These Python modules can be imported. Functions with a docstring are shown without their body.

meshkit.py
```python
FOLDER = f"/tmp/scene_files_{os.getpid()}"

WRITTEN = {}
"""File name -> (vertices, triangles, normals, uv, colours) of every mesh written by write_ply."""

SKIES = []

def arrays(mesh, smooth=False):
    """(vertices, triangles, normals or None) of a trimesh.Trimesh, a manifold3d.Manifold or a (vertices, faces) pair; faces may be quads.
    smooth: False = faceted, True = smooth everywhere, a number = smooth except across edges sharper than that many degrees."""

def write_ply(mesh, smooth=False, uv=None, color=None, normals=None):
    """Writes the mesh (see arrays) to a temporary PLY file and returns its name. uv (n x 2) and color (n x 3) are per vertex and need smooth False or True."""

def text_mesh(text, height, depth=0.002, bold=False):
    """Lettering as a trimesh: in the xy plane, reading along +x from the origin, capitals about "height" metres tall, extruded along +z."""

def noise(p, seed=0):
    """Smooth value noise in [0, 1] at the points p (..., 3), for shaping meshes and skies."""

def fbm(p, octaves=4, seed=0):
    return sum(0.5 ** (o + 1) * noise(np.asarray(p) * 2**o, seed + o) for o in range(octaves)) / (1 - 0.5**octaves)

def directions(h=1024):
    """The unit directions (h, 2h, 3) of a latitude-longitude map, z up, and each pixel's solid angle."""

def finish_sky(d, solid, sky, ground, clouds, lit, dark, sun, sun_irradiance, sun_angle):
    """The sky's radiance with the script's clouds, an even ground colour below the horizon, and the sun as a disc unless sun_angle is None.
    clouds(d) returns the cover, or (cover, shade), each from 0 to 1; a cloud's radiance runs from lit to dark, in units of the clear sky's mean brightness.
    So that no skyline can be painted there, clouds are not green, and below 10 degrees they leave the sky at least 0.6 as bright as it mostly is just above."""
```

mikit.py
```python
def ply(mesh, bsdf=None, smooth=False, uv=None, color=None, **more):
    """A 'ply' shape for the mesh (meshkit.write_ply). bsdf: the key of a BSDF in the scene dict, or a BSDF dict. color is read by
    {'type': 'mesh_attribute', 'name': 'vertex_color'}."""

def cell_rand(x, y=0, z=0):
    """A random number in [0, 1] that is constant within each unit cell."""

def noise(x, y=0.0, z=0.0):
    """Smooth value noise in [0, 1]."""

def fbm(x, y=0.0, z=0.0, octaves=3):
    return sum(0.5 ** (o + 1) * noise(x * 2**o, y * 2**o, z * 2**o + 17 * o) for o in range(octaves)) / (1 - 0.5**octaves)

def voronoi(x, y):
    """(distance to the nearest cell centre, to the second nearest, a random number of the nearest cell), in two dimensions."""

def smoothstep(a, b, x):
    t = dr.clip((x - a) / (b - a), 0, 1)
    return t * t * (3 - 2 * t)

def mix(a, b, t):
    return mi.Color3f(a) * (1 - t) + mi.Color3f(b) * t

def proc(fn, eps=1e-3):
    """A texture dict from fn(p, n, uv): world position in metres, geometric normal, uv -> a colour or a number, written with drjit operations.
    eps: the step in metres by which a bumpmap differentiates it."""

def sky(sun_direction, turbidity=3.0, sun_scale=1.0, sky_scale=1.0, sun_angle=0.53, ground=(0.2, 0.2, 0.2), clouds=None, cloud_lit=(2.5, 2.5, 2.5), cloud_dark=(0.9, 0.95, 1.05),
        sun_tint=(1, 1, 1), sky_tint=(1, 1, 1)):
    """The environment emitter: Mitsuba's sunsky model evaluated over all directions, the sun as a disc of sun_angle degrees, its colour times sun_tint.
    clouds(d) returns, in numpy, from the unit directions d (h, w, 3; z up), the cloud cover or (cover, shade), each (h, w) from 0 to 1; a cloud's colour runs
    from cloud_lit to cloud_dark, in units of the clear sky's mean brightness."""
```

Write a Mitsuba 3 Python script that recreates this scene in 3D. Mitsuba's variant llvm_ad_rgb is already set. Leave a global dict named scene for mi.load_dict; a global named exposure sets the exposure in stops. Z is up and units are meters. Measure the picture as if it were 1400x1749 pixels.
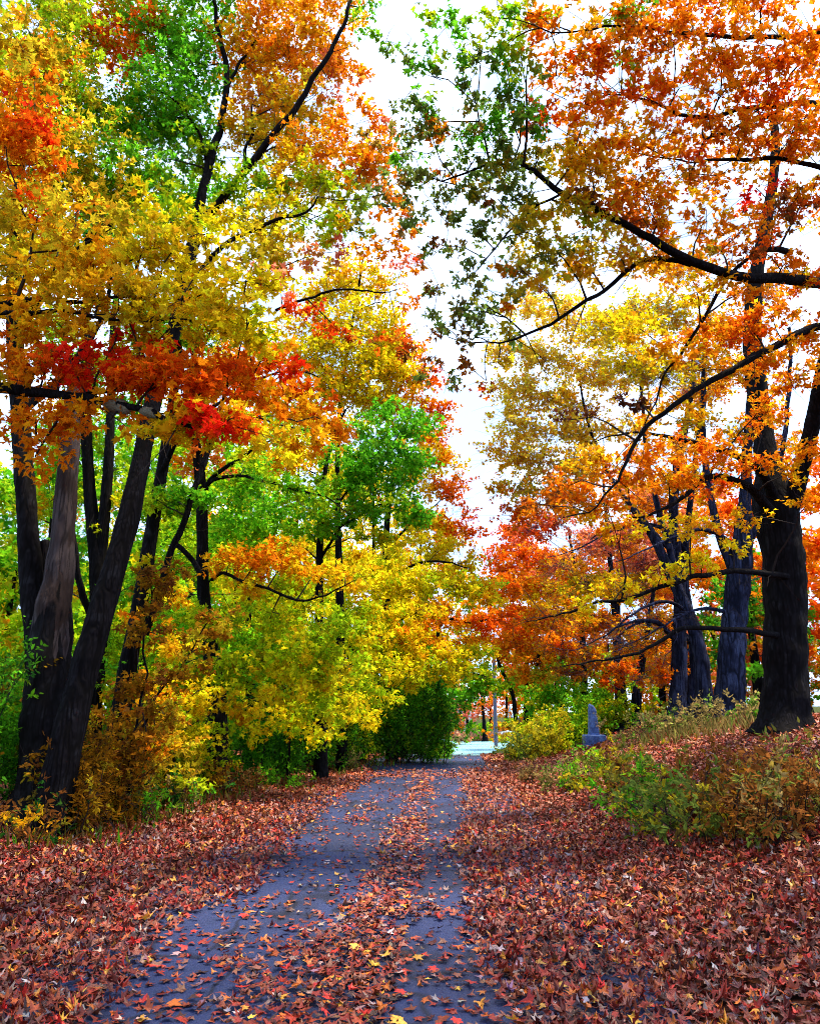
import math
import numpy as np, trimesh, mitsuba as mi, drjit as dr
import mikit, meshkit
from mikit import proc, noise as tn, fbm as tf, voronoi as tv, smoothstep as tss, mix as tmix

T = mi.ScalarTransform4f
scene, labels = {}, {}

# ------------------------------------------------------------------ camera, sky, exposure
F, CX, CY, PITCH, EYE = 1350.0, 700.0, 874.5, math.radians(14.55), 1.55
cam = np.array([0.0, 0.0, EYE])
fwd = np.array([0, math.cos(PITCH), math.sin(PITCH)])
up_ = np.array([0, -math.sin(PITCH), math.cos(PITCH)])
scene['camera'] = {'type': 'perspective', 'fov': 2 * math.degrees(math.atan(700 / F)), 'fov_axis': 'x', 'near_clip': 0.05, 'far_clip': 2000.0,
                   'to_world': T().look_at(origin=cam.tolist(), target=(cam + fwd).tolist(), up=[0, 0, 1])}


def cloud_cover(d):
    """A bright thin overcast with pale blue breaks, all round the sky."""
    n = meshkit.fbm(d * [5.0, 5.0, 7.0], 4, 3)
    return 1.0 - 0.4 * np.clip((n - 0.50) / 0.10, 0, 1)


scene['sky'] = mikit.sky((0.30, 0.03, 0.95), turbidity=3, sun_scale=1.0, sun_angle=9, clouds=cloud_cover,
                         cloud_lit=(1.9, 2.4, 3.3), sun_tint=(1.0, 0.95, 0.85), sky_tint=(0.62, 0.95, 1.2))
exposure = 2.9


def P(u, v, Y):
    """The place in the world that a point of the photograph shows, when it stands Y metres down the lane."""
    d = (u - CX) / F * np.array([1.0, 0, 0]) - (v - CY) / F * up_ + fwd
    return cam + d * (Y / d[1])


# ------------------------------------------------------------------ small helpers
def sstep(a, b, x):
    t = np.clip((x - a) / (b - a), 0, 1)
    return t * t * (3 - 2 * t)


def unit(v):
    return v / np.maximum(np.linalg.norm(v, axis=-1, keepdims=True), 1e-9)


_used = {}


def numbered(name):
    k = _used.get(name, 0)
    _used[name] = k + 1
    return name if k == 0 else f'{name}_{k:03d}'


def tag(key, label=None, category=None, group=None, kind=None):
    labels[key] = {a: b for a, b in (('label', label), ('category', category), ('group', group), ('kind', kind)) if b}


def put(key, mesh, bsdf, smooth=False, color=None, kind=None):
    key = numbered(key)
    scene[key] = mikit.ply(mesh, bsdf, smooth=smooth, color=color)
    if kind:
        labels[key] = {'kind': kind}
    return key


# ------------------------------------------------------------------ materials
def furrows(p, k):
    """Long plates of bark parted by dark upright cracks: 0 in a crack, 1 on a plate."""
    w = tf(p.x * 3, p.y * 3, p.z * 2.4, 3) * 1.3
    a = dr.abs(tn(p.x * k + w, p.y * k + w, p.z * k * 0.075 + w) - 0.5) * 2
    b = dr.abs(tn(p.x * k * 2.3 + 7, p.y * k * 2.3, p.z * k * 0.22 + w) - 0.5) * 2
    c = tn(p.x * k * 0.7, p.y * k * 0.7, p.z * k * 0.9)
    return dr.minimum(tss(0.03, 0.42, a), 0.3 + 0.7 * tss(0.0, 0.35, b)) * (0.55 + 0.45 * c)


def bark_color(p, n, uv):
    f = furrows(p, 20)
    a = tf(p.x * 30, p.y * 30, p.z * 9, 3)
    lich = tss(0.60, 0.70, tf(p.x * 7 + 11, p.y * 7, p.z * 5, 3))
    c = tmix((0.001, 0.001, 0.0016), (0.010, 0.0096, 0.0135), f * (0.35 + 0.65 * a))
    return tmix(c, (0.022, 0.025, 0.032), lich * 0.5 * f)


def bark_bump(p, n, uv):
    return furrows(p, 20) * 0.75 + tf(p.x * 40, p.y * 40, p.z * 14, 2) * 0.25


def old_bark_color(p, n, uv):
    f = furrows(p, 13)
    a = tf(p.x * 16, p.y * 16, p.z * 4, 3)
    lich = tss(0.5, 0.66, tf(p.x * 3 + 31, p.y * 3, p.z * 1.2, 3))
    c = tmix((0.003, 0.005, 0.014), (0.028, 0.038, 0.088), f * (0.3 + 0.7 * a))
    return tmix(c, (0.055, 0.08, 0.17), lich * 0.6 * f)


def dead_color(p, n, uv):
    """Bark below, and bare grey weathered wood where the bark has come off the upper trunk."""
    a = tf(p.x * 34, p.y * 34, p.z * 1.3, 3)
    crack = tss(0.03, 0.22, dr.abs(tn(p.x * 26, p.y * 26, p.z * 0.9) - 0.5) * 2)
    b = tss(0.5, 0.60, tf(p.x * 5, p.y * 5, p.z * 1.6 + 3, 3))
    wood = tmix((0.018, 0.014, 0.016), (0.072, 0.060, 0.064), a) * (0.35 + 0.65 * crack)
    wood = tmix(wood, (0.020, 0.013, 0.012), b * 0.85)
    edge = p.z + (tf(p.x * 9, p.y * 9, p.z * 1.2, 3) - 0.5) * 3.2
    return tmix(bark_color(p, n, uv), wood, tss(2.9, 3.05, edge))


def asphalt_color(p, n, uv):
    a = tf(p.x * 160, p.y * 160, 0, 2)
    b = tf(p.x * 1.1, p.y * 0.5, 3, 4)
    wet = tss(0.42, 0.62, tf(p.x * 2.2, p.y * 0.9, 9, 3))
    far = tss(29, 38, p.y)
    crack = 1 - tss(0.0, 0.035, dr.abs(tf(p.x * 1.3, p.y * 0.8, 21, 4) - 0.5)) * 1.0
    stone = tss(0.62, 0.8, tn(p.x * 240, p.y * 240, 0))
    near = tmix((0.006, 0.011, 0.040), (0.017, 0.032, 0.115), a * 0.55 + b * 0.45)
    near = tmix(near, (0.005, 0.008, 0.024), wet * 0.5)
    near = tmix(near, (0.045, 0.06, 0.14), stone * 0.35)
    near = near * (1 - 0.65 * crack)
    return tmix(near, (0.12, 0.29, 0.315), far)  # asphalt past the crest paled: open sunlight put into the colour


def litter_color(p, n, uv):
    d, e, w = tv(p.x * 11, p.y * 11)
    d2, e2, w2 = tv(p.x * 3.1 + 5, p.y * 3.1)
    c = tmix((0.018, 0.006, 0.005), (0.085, 0.024, 0.012), w)
    c = tmix(c, (0.11, 0.034, 0.012), tss(0.8, 0.95, w) * 0.8)
    c = c * (0.45 + 0.55 * tss(0.0, 0.3, e - d))
    c = tmix(c, c * 1.2, w2)
    g = tf(p.x * 0.21, p.y * 0.21, 4, 3)
    side = tss(34, 46, p.y + g * 16)
    side = dr.maximum(side, tss(-8, -14, p.x + g * 6))
    green = tmix((0.02, 0.035, 0.01), (0.07, 0.075, 0.02), tf(p.x * 3, p.y * 3, 1, 3))
    return tmix(c, green, side)


def litter_bump(p, n, uv):
    d, e, w = tv(p.x * 11, p.y * 11)
    return tss(0, 0.4, e - d) * 0.6 + w * 0.4


def granite_color(p, n, uv):
    a = tf(p.x * 9, p.y * 9, p.z * 7, 4)
    s = tn(p.x * 90, p.y * 90, p.z * 90)
    return tmix((0.035, 0.08, 0.26), (0.10, 0.20, 0.50), tss(0.3, 0.7, a)) * (0.75 + 0.5 * s)


VC = {'type': 'mesh_attribute', 'name': 'vertex_color'}
scene['bark'] = {'type': 'bumpmap', 'arbitrary': proc(bark_bump, 4e-3), 'scale': 0.018,
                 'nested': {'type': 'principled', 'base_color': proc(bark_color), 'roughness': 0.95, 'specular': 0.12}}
scene['old_bark'] = {'type': 'bumpmap', 'arbitrary': proc(bark_bump, 4e-3), 'scale': 0.025,
                     'nested': {'type': 'principled', 'base_color': proc(old_bark_color), 'roughness': 0.95, 'specular': 0.12}}
scene['deadwood'] = {'type': 'bumpmap', 'arbitrary': proc(bark_bump, 4e-3), 'scale': 0.012,
                     'nested': {'type': 'principled', 'base_color': proc(dead_color), 'roughness': 0.9, 'specular': 0.15}}
scene['twig_bark'] = {'type': 'principled', 'base_color': {'type': 'rgb', 'value': [0.014, 0.011, 0.012]}, 'roughness': 0.8, 'specular': 0.2}
scene['old_twig_bark'] = {'type': 'principled', 'base_color': {'type': 'rgb', 'value': [0.04, 0.048, 0.095]}, 'roughness': 0.9, 'specular': 0.1}
scene['leaf'] = {'type': 'principledthin', 'base_color': VC, 'roughness': 0.6, 'diff_trans': 1.25, 'spec_trans': 0.0, 'eta': 1.2}
scene['fallen'] = {'type': 'twosided', 'nested': {'type': 'principled', 'base_color': VC, 'roughness': 0.5, 'specular': 0.4}}
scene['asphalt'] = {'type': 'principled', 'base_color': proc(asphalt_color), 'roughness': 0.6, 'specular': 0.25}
scene['litter'] = {'type': 'bumpmap', 'arbitrary': proc(litter_bump, 4e-3), 'scale': 0.03,
                   'nested': {'type': 'principled', 'base_color': proc(litter_color), 'roughness': 0.9, 'specular': 0.1}}
scene['granite'] = {'type': 'principled', 'base_color': proc(granite_color), 'roughness': 0.6, 'specular': 0.4}
scene['lichen_grey'] = {'type': 'principled', 'base_color': {'type': 'rgb', 'value': [0.12, 0.13, 0.09]}, 'roughness': 0.95}


def plain(key, rgb, rough=0.7):
    scene[key] = {'type': 'twosided', 'nested': {'type': 'principled', 'base_color': {'type': 'rgb', 'value': list(rgb)}, 'roughness': rough, 'specular': 0.3}}


plain('red_paint', (0.45, 0.03, 0.03)); plain('white_paint', (0.75, 0.78, 0.8)); plain('roof_metal', (0.25, 0.42, 0.5), 0.4)
plain('pane_dark', (0.03, 0.04, 0.05), 0.2); plain('tarp', (0.22, 0.55, 0.72), 0.5); plain('pole_wood', (0.10, 0.11, 0.17), 0.8)
plain('dry_grass', (0.42, 0.27, 0.2), 0.8)


# ------------------------------------------------------------------ the land
def road_x(Y):
    Y = np.asarray(Y, float)
    return -0.70 + 0.049 * Y + 0.0013 * np.clip(Y - 20, 0, 70) ** 2


def road_z(Y):
    Y = np.asarray(Y, float)
    rise = 0.0105 * np.clip(Y, -20, 22)
    return rise - 1.0 * sstep(24, 58, Y) - 0.0 * Y


def land(X, Y):
    X, Y = np.asarray(X, float), np.asarray(Y, float)
    d = X - road_x(Y)
    k = np.clip(Y - 15, 0, 20)
    right = 1.3 * sstep(1.8 + 0.1 * k, 8 + 0.083 * k, d) * (1 - 0.55 * sstep(36, 52, Y)) + 0.03 * np.clip(d - 8, 0, 40)
    left = 0.25 * sstep(3.6, 6, -d) - 0.02 * np.clip(-d - 9, 0, 60)
    lump = 0.10 * (meshkit.fbm(np.stack([X * 0.6, Y * 0.6, X * 0], -1), 3, 5) - 0.5) * sstep(2.2, 4, np.abs(d))
    far = 2.2 * sstep(88, 130, Y)
    return road_z(Y) + right + left + lump + far


def hit(u, v, lo=2.0, hi=140.0):
    """Where the ground shows at a point of the photograph."""
    ys = np.linspace(lo, hi, 6000)
    d = (u - CX) / F * np.array([1.0, 0, 0]) - (v - CY) / F * up_ + fwd
    pts = cam + d * (ys / d[1])[:, None]
    under = np.nonzero(pts[:, 2] < land(pts[:, 0], pts[:, 1]))[0]
    return pts[under[0]] if len(under) else pts[-1]


def on_land(u, Y):
    """The ground at depth Y straight under the photograph's column u."""
    X = (u - CX) / F * Y / math.cos(PITCH) * (1 - 0.05)
    for _ in range(3):
        z = float(land(X, Y))
        w = np.array([X, Y, z]) - cam
        X = (u - CX) / F * float(w @ fwd)
    return np.array([X, Y, float(land(X, Y))])


def axis_steps(parts):
    return np.unique(np.concatenate([np.arange(a, b, s) for a, b, s in parts] + [[parts[-1][1]]]))


gx = axis_steps([(-400, -60, 34), (-60, -16, 4), (-16, -8, 1), (-8, 12, 0.3), (12, 24, 1), (24, 60, 4), (60, 400, 34)])
gy = axis_steps([(-60, -8, 6), (-8, 2, 1), (2, 40, 0.3), (40, 100, 1.5), (100, 160, 6), (160, 600, 44)])
GX, GY = np.meshgrid(gx, gy, indexing='xy')
GZ = land(GX, GY)
dd = GX - road_x(GY)
GZ = GZ - 0.25 * (np.abs(GY - 76 + 0.45 * (GX - 6)) < 6.5) * (GX > -5) * (GX < 33)
GZ = GZ - 0.05 * (np.abs(dd) < 1.75) * (GY < 72)
ii = np.arange(len(gx) * len(gy)).reshape(len(gy), len(gx))
gf = np.stack([ii[:-1, :-1], ii[:-1, 1:], ii[1:, 1:], ii[1:, :-1]], -1).reshape(-1, 4)
scene['ground'] = mikit.ply((np.stack([GX, GY, GZ], -1).reshape(-1, 3), gf), 'litter', smooth=True)
tag('ground', kind='structure')

ry = np.arange(-8, 70.5, 0.3)
wid = np.linspace(-1, 1, 15)
half = 1.9 + 1.2 * sstep(56, 72, ry)
RX = road_x(ry)[:, None] + wid[None] * half[:, None]
RY = np.repeat(ry[:, None], 15, 1)
RZ = land(RX, RY) + 0.004 + 0.02 * (1 - np.abs(wid[None]) ** 4)
ii = np.arange(RX.size).reshape(RX.shape)
rf = np.stack([ii[:-1, :-1], ii[:-1, 1:], ii[1:, 1:], ii[1:, :-1]], -1).reshape(-1, 4)
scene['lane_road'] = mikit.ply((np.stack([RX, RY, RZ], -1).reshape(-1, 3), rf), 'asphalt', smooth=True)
tag('lane_road', kind='structure')
# the road that crosses at the lane end, full sun painted into its colour
cxs = np.linspace(-3, 30, 67)
cw = np.linspace(-1, 1, 9)
CYm = 76 - 0.45 * (cxs - 6)[:, None] + cw[None] * 5.0
CXm = np.repeat(cxs[:, None], 9, 1)
CZm = land(CXm, CYm) + 0.02
ii = np.arange(CXm.size).reshape(CXm.shape)
cf = np.stack([ii[:-1, :-1], ii[1:, :-1], ii[1:, 1:], ii[:-1, 1:]], -1).reshape(-1, 4)
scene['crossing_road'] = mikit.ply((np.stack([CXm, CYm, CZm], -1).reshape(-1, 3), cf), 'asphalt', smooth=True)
tag('crossing_road', kind='structure')

# ------------------------------------------------------------------ leaves
def fan(halfpts, centre=None):
    h = np.array(halfpts, float)
    full = np.vstack([h, (h[1:-1] * [-1, 1])[::-1]])
    n = len(full)
    if centre is None:
        v = full
        f = [[0, i, i + 1] for i in range(1, n - 1)]
    else:
        v = np.vstack([full, [centre]])
        f = [[n, i, (i + 1) % n] for i in range(n)]
    v = np.column_stack([v, np.zeros(len(v))])
    return v, np.array(f)


HI = fan([(0, .02), (.2, -.08), (.42, .0), (.30, .13), (.52, .30), (.58, .52), (.40, .46), (.19, .45), (.27, .70), (.14, .68), (0, 1.0)], (0, .3))
MID = fan([(0, 0), (.36, -.04), (.26, .15), (.56, .46), (.19, .45), (0, 1)], (0, .3))
LOW = fan([(0, 0), (.60, .40), (.22, .50), (0, 1)])
TINY = fan([(0, 0), (.52, .42), (0, 1)])
LANCE = fan([(0, 0), (.21, .3), (.16, .65), (0, 1)])
LANCE_LIGHT = fan([(0, 0), (.30, .45), (0, 1)])


def leaf_mesh(tmpl, pos, normal, tip, size, color, curl, rng):
    """Every leaf of a crown: positions, normals, tip directions, sizes, colours -> one mesh's vertices, triangles, vertex colours."""
    tv_, tf_ = tmpl
    n = len(pos)
    if n == 0:
        return np.zeros((0, 3)), np.zeros((0, 3), int), np.zeros((0, 3))
    normal = unit(normal)
    tip = unit(tip - normal * (tip * normal).sum(-1, keepdims=True))
    side = np.cross(tip, normal)
    base = np.broadcast_to(tv_, (n,) + tv_.shape).copy()
    c = np.broadcast_to(np.asarray(curl, float).reshape(-1, 1), (n, 1))
    base[:, :, 0] *= 0.74 + 0.38 * rng.random((n, 1))
    base[:, :, 0] += base[:, :, 1] * rng.normal(0, .10, (n, 1))
    base[:, :, :2] += rng.normal(0, .025, base[:, :, :2].shape)
    base[:, :, 2] += c * (tv_[None, :, 0] ** 2 * 1.6 + (tv_[None, :, 1] - .3) ** 2 * 0.9 * rng.choice([-1, 1], (n, 1)))
    base[:, :, 2] += rng.normal(0, 0.05, base[:, :, 2].shape) * np.abs(c).clip(0.2, 1)
    s = np.asarray(size).reshape(-1, 1, 1)
    v = pos[:, None] + s * (base[..., 0:1] * side[:, None] + base[..., 1:2] * tip[:, None] + base[..., 2:3] * normal[:, None])
    f = tf_[None] + (np.arange(n) * len(tv_))[:, None, None]
    col = np.repeat(color[:, None], len(tv_), 1) * (1 - 0.18 * rng.random((n, len(tv_), 1)))
    return v.reshape(-1, 3), f.reshape(-1, 3), col.reshape(-1, 3)


COL = {'g': (.11, .42, .015), 'dg': (.03, .16, .02), 'yg': (.40, .58, .012), 'y': (.84, .68, .012), 'oy': (.60, .50, .02), 'a': (.87, .46, .01),
       'o': (.86, .26, .007), 'ro': (.82, .12, .006), 'r': (.88, .026, .010), 'b': (.10, .033, .014), 'og': (.15, .24, .04), 'pk': (.85, .24, .13),
       'br': (.22, .085, .02), 'tn': (.32, .25, .09), 'lg': (.22, .60, .02), 'da': (.36, .17, .01), 'gy': (.95, .66, .05)}
COL = {k: np.array(v) for k, v in COL.items()}


def palette(code, n_twigs, rng):
    """A colour for each twig: code such as 'y', 'y+o' (mostly y) or 'y+o+g'."""
    names = code.split('+')
    w = np.array([1.0, .38, .22, .12][:len(names)])
    pick = rng.choice(len(names), n_twigs, p=w / w.sum())
    base = np.array([COL[k] for k in names])[pick]
    near = np.array([COL[k] for k in names])[rng.choice(len(names), n_twigs, p=w / w.sum())]
    m = rng.random((n_twigs, 1)) * 0.45
    return base * (1 - m) + near * m


def tube(path, rad, sides=7, rough=0.0, seed=0, flare=0.0, cap=True):
    path, rad = np.asarray(path, float), np.asarray(rad, float)
    t = unit(np.gradient(path, axis=0))
    ref = np.array([1.0, 0.15, 0.05]) if abs(t[0, 2]) > 0.6 else np.array([0.05, 0.1, 1.0])
    a = unit(np.cross(t, ref)); b = np.cross(t, a)
    th = np.arange(sides) / sides * 2 * np.pi
    ring = np.cos(th)[None, :, None] * a[:, None] + np.sin(th)[None, :, None] * b[:, None]
    R = rad[:, None] * np.ones(sides)[None]
    if flare:
        dz = path[:, 2] - path[0, 2]
        R = R * (1 + (flare * np.exp(-dz / 0.28))[:, None] * (0.7 + 0.5 * np.cos(5 * th + seed)[None] + 0.3 * np.cos(3 * th + 2 * seed)[None]))
    v = path[:, None] + ring * R[..., None]
    if rough:
        q = v * [9, 9, 2.2]
        k = np.abs(meshkit.fbm(q.reshape(-1, 3), 3, seed) - 0.5).reshape(R.shape) * 2
        lumps = meshkit.noise((v * 2.6).reshape(-1, 3), seed + 7).reshape(R.shape) - 0.5
        v = path[:, None] + ring * (R * (1 + rough * (k - 0.35) + rough * 1.1 * lumps))[..., None]
    m = len(path)
    i = np.arange(m * sides).reshape(m, sides)
    j = np.roll(i, -1, 1)
    f = np.concatenate([np.stack([i[:-1], j[:-1], j[1:]], -1).reshape(-1, 3), np.stack([i[:-1], j[1:], i[1:]], -1).reshape(-1, 3)])
    v = v.reshape(-1, 3)
    if cap:
        v = np.vstack([v, path[-1] + t[-1] * rad[-1] * 0.5])
        last = i[-1]
        f = np.vstack([f, np.stack([last, np.roll(last, -1), np.full(sides, len(v) - 1)], -1)])
    return v, f


def join(parts):
    parts = [p for p in parts if len(p[0])]
    off = np.cumsum([0] + [len(p[0]) for p in parts])
    return np.vstack([p[0] for p in parts]), np.vstack([p[1] + o for p, o in zip(parts, off)])


def smooth_path(pts, rad, step):
    """A Catmull-Rom line through the points."""
    pts, rad = np.asarray(pts, float), np.asarray(rad, float)
    if len(pts) == 2:
        pts = np.vstack([pts[0], pts.mean(0), pts[1]]); rad = np.array([rad[0], rad.mean(), rad[1]])
    from scipy.interpolate import PchipInterpolator
    s = np.concatenate([[0], np.cumsum(np.linalg.norm(np.diff(pts, axis=0), axis=1))])
    q = np.linspace(0, s[-1], max(4, int(s[-1] / step) + 1))
    from scipy.interpolate import CubicSpline
    return CubicSpline(s, pts)(q), PchipInterpolator(s, rad)(q)


def twig_tubes(S, E, sag, r, rng, light=False):
    """Three-sided bent twigs from S to E."""
    n = len(S)
    M = (S + E) / 2 + sag
    th = np.array([0, 2.1, 4.2])
    d = unit(E - S)
    a = unit(np.cross(d, np.array([0.3, 0.2, 1.0]))); b = np.cross(d, a)
    ring = np.cos(th)[None, :, None] * a[:, None] + np.sin(th)[None, :, None] * b[:, None]
    v = np.concatenate([S[:, None] + ring * r[:, None, None], M[:, None] + ring * r[:, None, None] * 0.7, E[:, None] + ring * r[:, None, None] * 0.3], 1)
    if light:
        v = np.concatenate([S[:, None] + ring * r[:, None, None], E[:, None] + ring * r[:, None, None] * 0.4], 1)
        f = np.array([[0, 1, 4], [0, 4, 3], [1, 2, 5], [1, 5, 4], [2, 0, 3], [2, 3, 5]])[None] + (np.arange(n) * 6)[:, None, None]
        return v.reshape(-1, 3), f.reshape(-1, 3)
    f0 = []
    for k in (0, 3):
        for i in range(3):
            j = (i + 1) % 3
            f0 += [[k + i, k + j, k + 3 + j], [k + i, k + 3 + j, k + 3 + i]]
    f = np.array(f0)[None] + (np.arange(n) * 9)[:, None, None]
    return v.reshape(-1, 3), f.reshape(-1, 3)


N_LEAVES = [0]


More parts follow.
